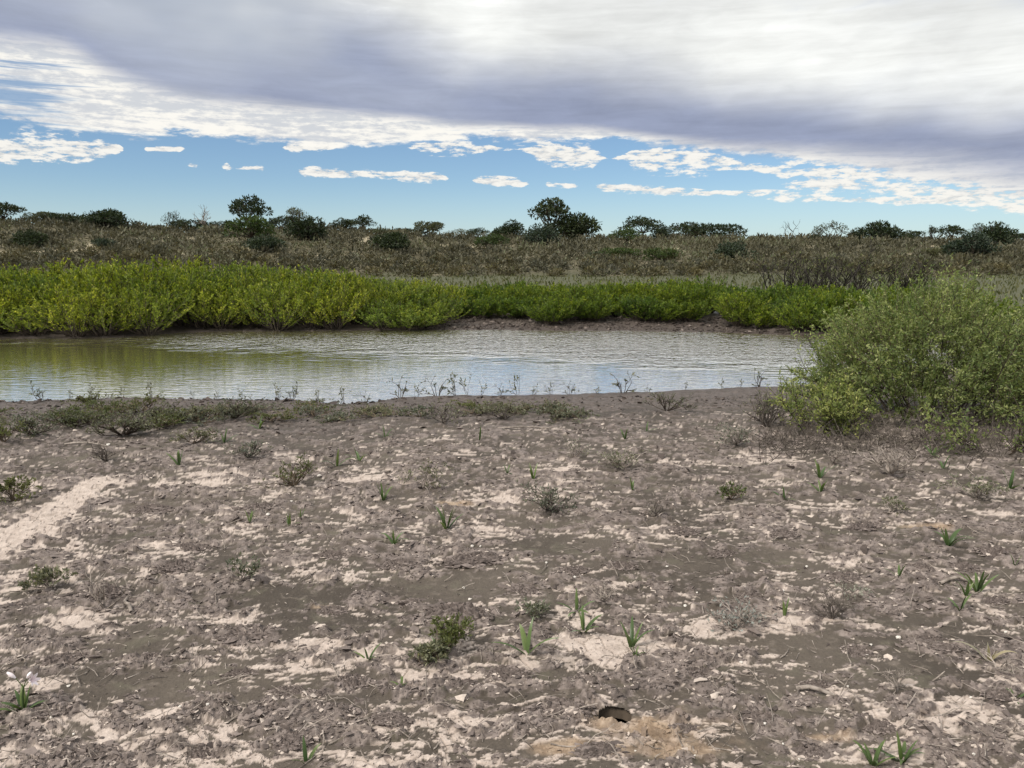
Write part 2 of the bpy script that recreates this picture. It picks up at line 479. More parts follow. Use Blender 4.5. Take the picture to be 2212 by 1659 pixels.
def mud_fields(x, y):
    """relief and soil kinds of the near flat"""
    sn, sf = shore(x, y)
    wx = x + 0.10 * perlin(x * 2.3, y * 2.3, 31); wy = y + 0.10 * perlin(x * 2.3, y * 2.3, 32)
    P = 0.7 * fbm(wx * 1.3, wy * 3.0, 3, 40) + 0.85 * fbm(wx * 6.5, wy * 14.0, 4, 44, 0.75)
    P = P + 0.95 * blob(wx, wy, PALE) - 0.8 * blob(wx, wy, DARK) - 0.07 + 0.05 * (1 - ss(y, 2.8, 4.2)) - 0.15 * ss(y, 4.5, 9.0) - 0.9 * ss(-sn, -2.6, -1.0) - 0.05 * ss(x, 1, 4)
    clean = ss(blob(x, y, STRIP), 0.3, 0.7)
    P = P + 0.6 * clean
    pale = ss(P, 0.10, 0.20)
    Cc = 0.75 * fbm(wx * 1.9 + 7, wy * 3.8, 3, 50) + 0.8 * fbm(wx * 7.5, wy * 13.0, 3, 54, 0.65) - 0.5 * blob(wx, wy, DARK) + 0.02
    Cc = Cc + 0.45 * ss(-sn, -2.2, -0.4)
    crust = ss(Cc - 0.8 * clean, 0.00, 0.16)
    org = ss(0.75 * blob(wx, wy, ORANGE) + 0.35 * fbm(x * 7, y * 7, 3, 60), 0.25, 0.8)
    ch = ss(0.75 * fbm(wx * 1.9 + 7, wy * 3.8, 3, 50) + 0.7 * perlin(wx * 7.5, wy * 13.0, 54) * (1 - 0.6 * ss(y, 5, 9)) - 0.5 * blob(wx, wy, DARK) + 0.02 + 0.45 * ss(-sn, -2.2, -0.4) - 0.8 * clean, 0.0, 0.22)
    b1 = np.abs(perlin(wx * 9, wy * 14, 61)); b2 = np.abs(perlin(wx * 24, wy * 32, 62)); b3 = perlin(wx * 60, wy * 60, 63)
    r_ = np.hypot(x, y)
    b0 = np.abs(perlin(wx * 3.6, wy * 6.0, 59))
    z = ch * (0.006 + 0.052 * b1 * (1 - 0.8 * ss(r_, 6, 10)) + 0.028 * b2 * (1 - ss(r_, 3.2, 6)) + 0.006 * b3 * (1 - ss(r_, 2.8, 4.5)) + 0.040 * b0 * ss(r_, 4, 8))
    z = z + 0.028 * fbm(x * 0.9, y * 0.9, 3, 66) + 0.003 * b3 + 0.004 * perlin(x * 25, y * 25, 67)
    e = worley_edge(wx * 9, wy * 9, 3)
    z = z - pale * (1 - crust) * 0.006 * (1 - ss(e, 0.0, 0.10)) + pale * (1 - crust) * 0.004
    # terraces of the mud film: pale sheets lie a little proud
    # burrow mouth with spoil
    z = z + 0.05 * np.exp(-((x - HX + 0.10) / 0.14) ** 2 - ((y - HY - 0.16) / 0.09) ** 2)
    z = z * ss(np.minimum(np.abs(sn), np.abs(sf)), -0.02, 0.5) * np.where((sn < 0) & (sf < 0), 0.3, 1.0)
    wet = np.where(sn > 0, 0.78 * ss(-sn, -4.6, -0.5) + 0.22 * ss(-sn, -0.7, -0.02), np.where(sf > 0, 0.92 + 0.08 * ss(-sf, -1.0, 0.0), 1.0))
    crackv = pale * (1 - ss(e, 0.0, 0.09))
    return z, dict(pale=pale * (1 - 0.82 * crust), crust=crust, orange=org, wet=wet, crack=crackv)


def zat(x, y):
    x = np.atleast_1d(np.asarray(x, float)); y = np.atleast_1d(np.asarray(y, float))
    z = base_z(x, y)
    near = np.hypot(x, y) < 30
    d, _ = mud_fields(x, y)
    return np.where(near, z + d, z)


def far_fields(x, y):
    n = fbm(x * 0.12, y * 0.12, 4, 70); n2 = fbm(x * 0.6, y * 0.4, 3, 75)
    grass = ss(y, 24, 30) * (1 - ss(y + 8 * n, 78, 92))
    dune = ss(y + 8 * n, 76, 92)
    sand = dune * ss(n + 0.5 * n2, 0.28, 0.6)
    return grass, dune, sand


# ------------------------------------------------------------------ materials
def new_mat(name):
    m = bpy.data.materials.new(name); m.use_nodes = True
    T = NT(m.node_tree); T.n.clear()
    out = T.node('ShaderNodeOutputMaterial')
    return m, T, out


def ground_material():
    m, T, out = new_mat('dried mud and veld soil')
    b = T.node('ShaderNodeBsdfPrincipled'); T.l.new(b.outputs[0], out.inputs[0])
    geo = T.node('ShaderNodeNewGeometry'); pos = geo.outputs['Position']
    n1 = T.noise(pos, 1.1, 5, 0.6); n2 = T.noise(pos, 14, 6, 0.65); n3 = T.noise(pos, 90, 4, 0.7); n4 = T.noise(pos, 5, 4, 0.6)
    soil = T.mix(T.smooth(n1, 0.35, 0.65), (0.062, 0.051, 0.041), (0.100, 0.083, 0.067))
    soil = T.mix(T.smooth(n2, 0.52, 0.72), soil, (0.155, 0.129, 0.107))
    soil = T.mix(T.m('MULTIPLY', T.smooth(n4, 0.52, 0.68), 0.35), soil, (0.14, 0.13, 0.092))
    pale = T.mix(T.smooth(n2, 0.3, 0.7), (0.37, 0.305, 0.262), (0.52, 0.440, 0.385))
    crust = T.mix(T.smooth(n2, 0.35, 0.65), (0.102, 0.083, 0.074), (0.26, 0.215, 0.194))
    org = T.mix(T.smooth(n2, 0.35, 0.65), (0.22, 0.158, 0.108), (0.36, 0.275, 0.20))
    c = T.mix(T.attr('pale'), soil, pale)
    c = T.mix(T.m('MULTIPLY', T.attr('crust'), 0.85), c, crust)
    c = T.mix(T.m('MULTIPLY', T.attr('crack'), 0.65), c, (0.22, 0.18, 0.15))
    c = T.mix(T.attr('orange'), c, org)
    c = T.mix(T.m('MULTIPLY', T.attr('wet'), 0.80), c, (0.052, 0.041, 0.035))
    gr = T.mix(T.smooth(n4, 0.4, 0.62), (0.055, 0.060, 0.030), (0.100, 0.100, 0.055))
    c = T.mix(T.attr('grass'), c, gr)
    n5 = T.noise(pos, 0.35, 6, 0.65)
    dn = T.mix(T.smooth(n5, 0.42, 0.6), (0.075, 0.066, 0.038), (0.13, 0.115, 0.070))
    c = T.mix(T.attr('dune'), c, dn)
    c = T.mix(T.attr('sand'), c, (0.33, 0.285, 0.195))
    v = T.m('MULTIPLY_ADD', n3, 0.7, 0.65)
    mul = T.xyz(v, v, v)
    c = T.mix(1.0, c, mul, 'MULTIPLY')
    T.l.new(c, b.inputs['Base Color'])
    T.l.new(T.m('MULTIPLY_ADD', T.attr('wet'), -0.35, 0.92), b.inputs['Roughness'])
    b.inputs['Specular IOR Level'].default_value = 0.25
    bp = T.node('ShaderNodeBump'); bp.inputs['Strength'].default_value = 0.7; bp.inputs['Distance'].default_value = 0.012
    T.l.new(T.m('ADD', T.m('MULTIPLY', n2, 0.6), T.m('MULTIPLY', n3, 0.5)), bp.inputs['Height'])
    T.l.new(bp.outputs[0], b.inputs['Normal'])
    return m


def leaf_material(name, c0, c1, c2=None, trans=0.35, tcol=None, rough=0.6, rnd=0.25):
    """colour runs over the attribute 'v' (a leaf's own tint) and varies from plant to plant"""
    m, T, out = new_mat(name)
    v = T.attr('v')
    oi = T.node('ShaderNodeObjectInfo')
    c = T.mix(T.smooth(v, 0.0, 1.0), c0, c1)
    if c2:
        c = T.mix(T.smooth(v, 0.82, 1.0), c, c2)
    r = T.m('MULTIPLY_ADD', oi.outputs['Random'], rnd, 1.0 - rnd / 2)
    c = T.mix(1.0, c, T.xyz(r, T.m('MULTIPLY_ADD', oi.outputs['Random'], rnd * 0.6, 1.0 - rnd * 0.3), T.m('MULTIPLY_ADD', oi.outputs['Random'], -rnd * 0.4, 1.0 + rnd * 0.2)), 'MULTIPLY')
    b = T.node('ShaderNodeBsdfPrincipled')
    T.l.new(c, b.inputs['Base Color']); b.inputs['Roughness'].default_value = rough
    b.inputs['Specular IOR Level'].default_value = 0.3
    t = T.node('ShaderNodeBsdfTranslucent')
    T.l.new(T.mix(1.0, c, tcol or (1.35, 1.35, 0.7), 'MULTIPLY'), t.inputs['Color'])
    ms = T.node('ShaderNodeMixShader'); ms.inputs[0].default_value = trans
    T.l.new(b.outputs[0], ms.inputs[1]); T.l.new(t.outputs[0], ms.inputs[2])
    T.l.new(ms.outputs[0], out.inputs[0])
    return m


def plain_material(name, c0, c1, scale=20, rough=0.85, bump=0.0, spec=0.25):
    m, T, out = new_mat(name)
    b = T.node('ShaderNodeBsdfPrincipled'); T.l.new(b.outputs[0], out.inputs[0])
    tc = T.node('ShaderNodeTexCoord'); oi = T.node('ShaderNodeObjectInfo')
    n = T.noise(tc.outputs['Object'], scale, 5, 0.6)
    f = T.m('ADD', T.smooth(n, 0.3, 0.7), T.m('MULTIPLY_ADD', oi.outputs['Random'], 0.3, -0.15), clamp=True)
    T.l.new(T.mix(f, c0, c1), b.inputs['Base Color'])
    b.inputs['Roughness'].default_value = rough
    b.inputs['Specular IOR Level'].default_value = spec
    if bump:
        bp = T.node('ShaderNodeBump'); bp.inputs['Strength'].default_value = bump; bp.inputs['Distance'].default_value = 0.01
        T.l.new(n, bp.inputs['Height']); T.l.new(bp.outputs[0], b.inputs['Normal'])
    return m


def water_material():
    m, T, out = new_mat('muddy pond water')
    b = T.node('ShaderNodeBsdfDiffuse'); gl = T.node('ShaderNodeBsdfGlossy'); fr = T.node('ShaderNodeFresnel'); ms = T.node('ShaderNodeMixShader')
    T.l.new(b.outputs[0], ms.inputs[1]); T.l.new(gl.outputs[0], ms.inputs[2]); T.l.new(ms.outputs[0], out.inputs[0])
    geo = T.node('ShaderNodeNewGeometry'); pos = geo.outputs['Position']
    sp = T.node('ShaderNodeSeparateXYZ'); T.l.new(pos, sp.inputs[0])
    x, y, z = sp.outputs
    n0 = T.noise(pos, 0.35, 4, 0.6)
    b.inputs['Color'].default_value = (0.27, 0.245, 0.12, 1)
    gl.inputs['Roughness'].default_value = 0.06
    gl.inputs['Color'].default_value = (1.0, 1.0, 1.0, 1)
    fr.inputs['IOR'].default_value = 1.33
    T.l.new(T.m('MULTIPLY_ADD', fr.outputs[0], 0.25, 0.78, clamp=True), ms.inputs[0])
    # wind ruffles the farther, right-hand water; the near water lies calmer
    wob = T.m('MULTIPLY', T.m('SUBTRACT', n0, 0.5), 3.0)
    edge = T.m('ADD', T.m('ADD', y, wob), T.m('MULTIPLY', x, 0.28))
    patch = T.noise(T.xyz(T.m('MULTIPLY', x, 0.9), T.m('MULTIPLY', y, 1.6), 8.0), 1.0, 3, 0.6)
    ruff = T.m('MULTIPLY', T.smooth(T.m('ADD', edge, T.m('MULTIPLY', T.m('SUBTRACT', patch, 0.5), 4.0)), 14.8, 18.2), T.m('MULTIPLY_ADD', patch, 0.9, 0.45))
    rip = T.xyz(T.m('MULTIPLY', x, 3.0), T.m('MULTIPLY', y, 9.0))
    r1 = T.noise(rip, 1.0, 3, 0.5, 0.4)
    chop = T.xyz(T.m('MULTIPLY', x, 6.0), T.m('MULTIPLY', y, 4.5), 4.0)
    r2 = T.noise(chop, 1.0, 2, 0.5, 1.2)
    h = T.m('ADD', T.m('MULTIPLY', r1, 0.0065), T.m('MULTIPLY', T.m('MULTIPLY', r2, 0.085), ruff))
    bp = T.node('ShaderNodeBump'); bp.inputs['Strength'].default_value = 1.0; bp.inputs['Distance'].default_value = 1.0
    T.l.new(h, bp.inputs['Height'])
    for nn in (b, gl, fr):
        T.l.new(bp.outputs[0], nn.inputs['Normal'])
    return m


M = {}
M['ground'] = ground_material()
M['water'] = water_material()
M['thicket_yellow'] = leaf_material('yellow-green shoots', (0.090, 0.130, 0.022), (0.235, 0.285, 0.040), (0.38, 0.40, 0.08), 0.46, (1.3, 1.3, 0.5), rnd=0.55)
M['thicket_green'] = leaf_material('green shoots', (0.060, 0.098, 0.018), (0.165, 0.225, 0.028), (0.26, 0.29, 0.045), 0.44, (1.3, 1.35, 0.5), rnd=0.5)
M['mesquite'] = leaf_material('grey-green leaflets', (0.110, 0.152, 0.056), (0.295, 0.335, 0.125), (0.45, 0.47, 0.21), 0.46, (1.25, 1.3, 0.7))
M['stem_dark'] = plain_material('dark woody stem', (0.030, 0.024, 0.018), (0.085, 0.065, 0.048), 12)
M['stem_black'] = plain_material('blackened twig', (0.018, 0.016, 0.014), (0.045, 0.038, 0.032), 12)
M['stem_brown'] = plain_material('brown stem', (0.06, 0.045, 0.03), (0.14, 0.105, 0.07), 12)
M['bark'] = plain_material('bark', (0.035, 0.028, 0.022), (0.09, 0.07, 0.055), 6, bump=0.5)
M['twig_grey'] = plain_material('weathered twig', (0.15, 0.125, 0.105), (0.36, 0.31, 0.27), 25)
M['twig_dark'] = plain_material('dark dry twig', (0.055, 0.045, 0.038), (0.16, 0.135, 0.115), 25)
M['tree_dark'] = leaf_material('dark thorn-tree leaves', (0.012, 0.022, 0.010), (0.045, 0.062, 0.024), None, 0.22)
M['tree_blue'] = leaf_material('blue-green bush leaves', (0.016, 0.028, 0.018), (0.055, 0.075, 0.042), None, 0.2)
M['tree_green'] = leaf_material('green bush leaves', (0.022, 0.042, 0.010), (0.075, 0.105, 0.025), None, 0.28)
M['tree_olive'] = leaf_material('feathery olive leaves', (0.045, 0.055, 0.028), (0.125, 0.13, 0.07), None, 0.3)
M['scrub'] = leaf_material('dry brown scrub', (0.050, 0.048, 0.027), (0.150, 0.136, 0.078), (0.14, 0.155, 0.078), 0.25, (1.2, 1.1, 0.8), rnd=0.4)
M['grass'] = leaf_material('thin veld grass', (0.055, 0.066, 0.028), (0.11, 0.112, 0.055), None, 0.35)
M['herb'] = leaf_material('dull grey-green herb', (0.070, 0.080, 0.055), (0.185, 0.192, 0.135), (0.30, 0.30, 0.22), 0.3)
M['herb_green'] = leaf_material('olive herb', (0.058, 0.072, 0.028), (0.155, 0.175, 0.072), None, 0.35)
M['herb_grey'] = leaf_material('silvery leaves', (0.15, 0.15, 0.12), (0.36, 0.36, 0.29), None, 0.25, (1.1, 1.1, 0.9))
M['lily'] = leaf_material('glossy strap leaf', (0.038, 0.070, 0.022), (0.14, 0.195, 0.075), (0.28, 0.33, 0.21), 0.32, rough=0.38)
M['lily_dry'] = leaf_material('withered strap leaf', (0.20, 0.18, 0.11), (0.36, 0.32, 0.22), None, 0.3)
M['petal'] = plain_material('pale pink petal', (0.80, 0.66, 0.68), (0.88, 0.82, 0.82), 30, 0.5)
M['stone'] = plain_material('white stone', (0.55, 0.50, 0.44), (0.78, 0.74, 0.68), 40, 0.8, 0.4)
def crumb_material():
    m, T, out = new_mat('mud crumb')
    b = T.node('ShaderNodeBsdfPrincipled'); T.l.new(b.outputs[0], out.inputs[0])
    v = T.attr('v'); geo = T.node('ShaderNodeNewGeometry')
    n = T.noise(geo.outputs['Position'], 60, 4, 0.65)
    c = T.mix(T.smooth(v, 0.0, 1.0), (0.078, 0.063, 0.056), (0.245, 0.202, 0.182))
    c = T.mix(T.smooth(v, 0.82, 1.0), c, (0.48, 0.41, 0.355))
    c = T.mix(T.m('MULTIPLY', T.attr('o'), 0.75), c, (0.30, 0.215, 0.145))
    k = T.m('MULTIPLY_ADD', n, 0.8, 0.6)
    T.l.new(T.mix(1.0, c, T.xyz(k, k, k), 'MULTIPLY'), b.inputs['Base Color'])
    b.inputs['Roughness'].default_value = 0.92; b.inputs['Specular IOR Level'].default_value = 0.2
    return m


M['crumb'] = crumb_material()
M['wetcrumb'] = leaf_material('wet mud flake', (0.034, 0.026, 0.022), (0.092, 0.072, 0.062), (0.18, 0.148, 0.128), 0.0, (1, 1, 1), 0.75, 0.0)

# ------------------------------------------------------------------ the setting: ground, mud flat, water


def grid_faces(nr, nc):
    i = np.arange(nr - 1)[:, None] * nc; j = np.arange(nc - 1)[None, :]
    return np.stack([i + j, i + j + 1, i + nc + j + 1, i + nc + j], -1).reshape(-1, 4)


NC, NR = 880, 505
th = np.linspace(-math.radians(41), math.radians(41), NC)
rr = 1.0 / np.linspace(1 / 2.1, 1 / 34.0, NR)
TH, RR = np.meshgrid(th, rr)
X, Y = RR * np.sin(TH), RR * np.cos(TH)
X, Y = X.ravel(), Y.ravel()
dz, at = mud_fields(X, Y)
Z = base_z(X, Y) + dz - 0.12 * ss(np.hypot(X, Y), 30.5, 33.5)
g_, d_, s_ = far_fields(X, Y)
at.update(grass=g_, dune=d_, sand=s_)
FF = grid_faces(NR, NC)
fx_, fy_ = X[FF].mean(1), Y[FF].mean(1)
FF = FF[((fx_ - HX) / 0.072) ** 2 + ((fy_ - HY) / 0.062) ** 2 > 1]
tag(link('mud_flat', mesh_data('mud_flat', np.stack([X, Y, Z], 1), FF, M['ground'], at)), kind='structure')
# the burrow's tunnel runs down and back under the flat
zh_ = float(zat(HX, HY)[0])
tv = []
for k in range(9):
    an = np.linspace(0, 2 * np.pi, 18, endpoint=False)
    w_ = (1.22 if k == 0 else 1.0 - 0.03 * k) + 0.06 * perlin(np.cos(an) * 2 + k, np.sin(an) * 2, 97)
    ex_, ey_ = HX + 0.076 * w_ * np.cos(an), HY + 0.058 * max(k - 1, 0) + 0.066 * w_ * np.sin(an)
    tv.append(np.stack([ex_, ey_, (zat(ex_, ey_) - 0.004) if k == 0 else np.full(18, zh_ - 0.012 - 0.034 * k)], 1))
tv.append(np.array([[HX, HY + 0.46, zh_ - 0.33]]))
tf = [(k * 18 + q, k * 18 + (q + 1) % 18, (k + 1) * 18 + (q + 1) % 18, (k + 1) * 18 + q) for k in range(8) for q in range(18)]
tt = [(8 * 18 + q, 8 * 18 + (q + 1) % 18, 9 * 18) for q in range(18)]
BURROW = (np.concatenate(tv), [np.array(tf), np.array(tt)])

th = np.concatenate([np.linspace(-math.pi, -1.0, 40, endpoint=False), np.linspace(-1.0, 1.0, 230), np.linspace(1.0, math.pi, 41)[1:]])
rr = np.concatenate([np.geomspace(0.3, 30, 60), np.linspace(31, 76, 46), np.linspace(77, 140, 90), np.geomspace(143, 6000, 40)])
TH, RR = np.meshgrid(th, rr)
X, Y = (RR * np.sin(TH)).ravel(), (RR * np.cos(TH)).ravel()
Z = base_z(X, Y) - 0.16 * (1 - ss(np.hypot(X, Y), 30.5, 33.5))
g_, d_, s_ = far_fields(X, Y)
zz = np.zeros_like(X)
tag(link('ground', mesh_data('ground', np.stack([X, Y, Z], 1), grid_faces(len(rr), len(th)), M['ground'],
    dict(pale=zz, crust=zz, orange=zz, wet=zz, crack=zz, grass=g_, dune=d_, sand=s_), smooth=True)), kind='structure')

xs = np.linspace(-38, 12, 200)
lo = np.interp(xs, _nx, _ny) - 0.7; hi = np.interp(xs, _fx, _fy) + 0.7
V = np.concatenate([np.stack([xs, lo, 0 * xs], 1), np.stack([xs, hi, 0 * xs], 1)])
i = np.arange(len(xs) - 1)
tag(link('pond_water', mesh_data('pond_water', V, np.stack([i, i + 1, i + 201, i + 200], 1), M['water'])), kind='structure')

# ------------------------------------------------------------------ thicket on the far bank


def shoot_bush(seed, mat, nst=58, spread=1.12, nleaf=104, leafL=0.052, leafW=0.022):
    """bush of many leafy upright shoots, about 1 high; -> stems mesh, foliage mesh"""
    rng = np.random.default_rng(seed)
    lines, P, D, V_ = [], [], [], []
    for k in range(nst):
        az = rng.uniform(0, 2 * np.pi); tilt = spread * rng.uniform(0, 1) ** 0.75
        d = np.array([math.sin(tilt) * math.cos(az), math.sin(tilt) * math.sin(az), math.cos(tilt)])
        b = np.array([0.16 * math.cos(az) * rng.uniform(0, 1), 0.16 * math.sin(az) * rng.uniform(0, 1), 0])
        L = rng.uniform(0.75, 1.05)
        c = stem_curve(b, d, L, 6, rng, 0.55, 0.05)
        lines.append((c, np.linspace(0.009, 0.003, 6)))
        seg = [c]
        for q in range(3):
            t = rng.uniform(0.22, 0.9); ii = int(t * 5); p = c[ii] * (1 - (t * 5 - ii)) + c[min(ii + 1, 5)] * (t * 5 - ii)
            dd = unit(unit(c[min(ii + 1, 5)] - c[ii]) + 0.75 * rvec(1, rng)[0] + np.array([0, 0, 0.25]))
            s = stem_curve(p, dd, rng.uniform(0.16, 0.32), 4, rng, 0.5, 0.06)
            lines.append((s, np.linspace(0.004, 0.0015, 4))); seg.append(s)
        tint = rng.uniform(0.2, 0.8)
        for si, s in enumerate(seg):
            n = int(nleaf * (0.34 if si == 0 else 0.2))
            t = rng.uniform(0.22 if si == 0 else 0.1, 1.0, n) * (len(s) - 1.001)
            ii = t.astype(int); f = (t - ii)[:, None]
            p = s[ii] * (1 - f) + s[ii + 1] * f
            ax = unit(s[ii + 1] - s[ii])
            P.append(p); D.append(unit(ax * 1.0 + 0.62 * rvec(n, rng)))
            V_.append(np.clip(tint + 0.25 * rng.normal(size=n), 0, 1))
    P, D, V_ = np.concatenate(P), np.concatenate(D), np.concatenate(V_)
    n = len(P)
    V, F = leaf_quads(P, D, rvec(n, rng), leafL * rng.uniform(0.7, 1.3, n), leafW * rng.uniform(0.7, 1.4, n))
    TV, TF = tubes(lines, 3)
    return mesh_data('stems', TV, TF, M['stem_dark']), mesh_data('foliage', V, F, mat, dict(v=np.repeat(V_, 4)))


def make_bush(name, protos, loc, rz, sc):
    o = empty(name, loc, rz, sc)
    link('stems', protos[0], o); link('foliage', protos[1], o)
    return o


yel = [shoot_bush(100 + k, M['thicket_yellow']) for k in range(4)]
grn = [shoot_bush(120 + k, M['thicket_green'], spread=1.0, leafL=0.066, leafW=0.026) for k in range(4)]
rng = np.random.default_rng(5)
def top_for(x, y):
    """height of the thicket's top line at a place, read from the photo"""
    px = CX + FPX * x / y * math.cos(PITCH)
    ty = np.interp(px, [-200, 0, 200, 400, 640, 760, 860, 930, 1050, 1200, 1400, 1500, 1650, 1800, 2212], [574, 574, 570, 566, 576, 586, 603, 612, 614, 616, 610, 606, 618, 622, 622])
    d = ray(px, ty)
    return CAMZ + d[2] / d[1] * y
nb = 0
front = []
for row in range(6):
    for k in range(36):
        x = -18 + k * 0.87 + rng.uniform(-0.4, 0.4) + 0.5 * (row % 2)
        yf = float(np.interp(x, _fx, _fy))
        left = x < -2.0
        if left:
            y = yf + 0.40 + row * 1.0 + rng.uniform(-0.3, 0.3)
        else:
            prom = 1.2 * math.exp(-((x - 1.55) / 0.8) ** 2) + 1.4 * math.exp(-((x - 7.9) / 1.5) ** 2) + 0.5 * math.exp(-((x - 4.2) / 0.5) ** 2)
            y = yf + 2.0 - prom + row * 0.95 + rng.uniform(-0.25, 0.25)
        if x > 13 or (x > 9 and row < 0): continue
        if row > 4 and not left: continue
        h = top_for(x, y + 0.3) * rng.uniform(0.84, 1.02)
        h *= 1.0 + 0.12 * float(perlin(np.array([x * 0.55]), np.array([row * 0.7]), 33)[0])
        if row == 0: h *= rng.uniform(0.55, 0.9)
        if row == 1: h *= rng.uniform(0.8, 1.0)
        h = max(h * (0.88 if left else 0.88), 0.6)
        pr = (yel if x < -1.6 + rng.uniform(-0.5, 0.5) else grn)[rng.integers(4)]
        w = (1.0 if row == 0 else 0.92) * (1.25 if left else 1.0) * rng.uniform(0.9, 1.1)
        o = make_bush('riverside_bush', pr, (x, y, float(zat(x, y)[0]) - 0.03), rng.uniform(0, 6.28), (w * max(h, 1.25), w * max(h, 1.25), h))
        if row == 0:
            front.append(o)
        tag(o, 'yellow-green leafy bush inside the tall thicket on the left of the far bank' if left else
               'green leafy bush in the lower thicket behind the far mud bank', 'bush', 'leafy bushes along the far bank')
        nb += 1
ORD = ['first', 'second', 'third', 'fourth', 'fifth', 'sixth', 'seventh', 'eighth', 'ninth', 'tenth', 'eleventh', 'twelfth', 'thirteenth', 'fourteenth', 'fifteenth', 'sixteenth', 'seventeenth', 'eighteenth', 'nineteenth', 'twentieth']
seen = [o for o in sorted(front, key=lambda o: o.location.x / o.location.y) if abs(o.location.x / o.location.y) < 0.66]
ny, ng = 0, 0
for o in seen:
    if o.location.x < -2.0:
        o['label'] = 'yellow-green bush overhanging the water, %s from the left picture edge' % ORD[min(ny, 19)]; ny += 1
    else:
        o['label'] = 'green bush at the front of the far mud bank, %s right of the yellow-green thicket' % ORD[min(ng, 19)]; ng += 1
for o in front:
    if o not in seen:
        o['label'] = 'leafy bush of the far bank standing just outside the picture edges'
print('thicket', nb)

# ------------------------------------------------------------------ trees and bushes on the rise


def tree_mesh(seed, W, H, kind):
    rng = np.random.default_rng(seed)
    lines, P, D = [], [], []
    clumps = []
    if kind == 'umbrella':
        nt = rng.integers(1, 3); ncl = 11
        for k in range(ncl):
            az = k * 2.399 + rng.uniform(-0.3, 0.3); q = math.sqrt((k + 0.5) / ncl)
            clumps.append((np.array([0.40 * W * q * math.cos(az), 0.40 * W * q * math.sin(az), H * (0.84 - 0.30 * q * q + rng.uniform(-0.10, 0.08))]),
                           W * rng.uniform(0.13, 0.21), H * rng.uniform(0.07, 0.12)))
        fork = H * 0.30; nl = 120
    elif kind == 'round':
        ncl = 20
        for k in range(ncl):
            d = rvec(1, rng)[0]; d[2] = abs(d[2])
            q = rng.uniform(0.45, 0.85)
            clumps.append((np.array([d[0] * W * 0.42 * q, d[1] * W * 0.42 * q, H * (0.22 + 0.58 * d[2] * q)]), W * rng.uniform(0.14, 0.22), H * rng.uniform(0.13, 0.20)))
        fork = H * 0.08; nl = 130
    elif kind == 'flat':
        ncl = 16
        for k in range(ncl):
            az = rng.uniform(0, 6.28); q = math.sqrt(rng.uniform(0, 1))
            clumps.append((np.array([0.42 * W * q * math.cos(az), 0.3 * W * q * math.sin(az), H * (0.78 - 0.35 * q * q * rng.uniform(0.3, 1) - 0.25 * (k % 3 == 0))]),
                           W * rng.uniform(0.11, 0.18), H * rng.uniform(0.09, 0.15)))
        fork = H * 0.2; nl = 120
    elif kind == 'feathery':
        ncl = 13
        for k in range(ncl):
            az = rng.uniform(0, 6.28); q = rng.uniform(0.1, 1)
            clumps.append((np.array([0.42 * W * q * math.cos(az), 0.42 * W * q * math.sin(az), H * (0.85 - 0.4 * q * q - 0.2 * rng.uniform(0, 1))]),
                           W * rng.uniform(0.09, 0.15), H * rng.uniform(0.10, 0.2)))
        fork = H * 0.1; nl = 45
    if kind == 'bare':
        def br(p, d, L, r, dep):
            c = stem_curve(p, d, L, 4, rng, 0.1, 0.22); lines.append((c, np.linspace(r, r * 0.6, 4)))
            if dep:
                for q in range(rng.integers(2, 4)):
                    dd = unit(unit(c[-1] - c[-2]) + 0.85 * rvec(1, rng)[0] + np.array([0, 0, 0.25]))
                    br(c[rng.integers(2, 4)], dd, L * rng.uniform(0.5, 0.8), r * 0.6, dep - 1)
        for q in range(3):
            az = rng.uniform(0, 6.28)
            br(np.zeros(3), np.array([0.8 * W / H * math.cos(az), 0.8 * W / H * math.sin(az), 1]), H * 0.45, H * 0.022, 3)
        TV, TF = tubes(lines, 4)
        s = H / TV[:, 2].max(); TV[:, 2] *= s
        return (TV, TF), None
    # trunk and limbs
    lean = rng.normal(size=2) * 0.06 * W
    f0 = np.array([lean[0], lean[1], fork])
    if kind in ('umbrella', 'flat'):
        lines.append((np.array([[0, 0, -0.15], f0 * 0.5 + rng.normal(size=3) * 0.02 * H, f0]), np.array([0.045, 0.036, 0.03]) * H))
    for c, a, b in clumps:
        mid = f0 * 0.5 + c * 0.5 + rng.normal(size=3) * 0.05 * W; mid[2] = f0[2] + (c[2] - f0[2]) * 0.45
        st = f0 if kind in ('umbrella', 'flat') else np.array([c[0] * 0.12, c[1] * 0.12, -0.1])
        lines.append((np.array([st, mid, c]), np.array([0.022, 0.014, 0.006]) * H))
        for q in range(5):
            e = c + rvec(1, rng)[0] * np.array([a, a, b]) * (1.25 if kind == 'feathery' else 1.0)
            lines.append((np.array([mid * 0.3 + c * 0.7, c * 0.5 + e * 0.5, e]), np.array([0.007, 0.005, 0.003]) * H))
        d = rvec(nl, rng); q = rng.uniform(0.35, 1.0, nl) ** 0.5
        p = c + d * q[:, None] * np.array([a, a, b])
        P.append(p); D.append(unit(d + 0.9 * rvec(nl, rng) + np.array([0, 0, 0.2])))
    P, D = np.concatenate(P), np.concatenate(D)
    n = len(P); s = (0.072 if kind != 'feathery' else 0.055) * math.sqrt(W * H)
    V, F = leaf_quads(P, D, rvec(n, rng), s * rng.uniform(0.7, 1.5, n), s * 0.45 * rng.uniform(0.7, 1.4, n))
    v = np.repeat(np.clip(rng.normal(0.5, 0.3, n), 0, 1), 4)
    return tubes(lines, 4), (V, F, v)


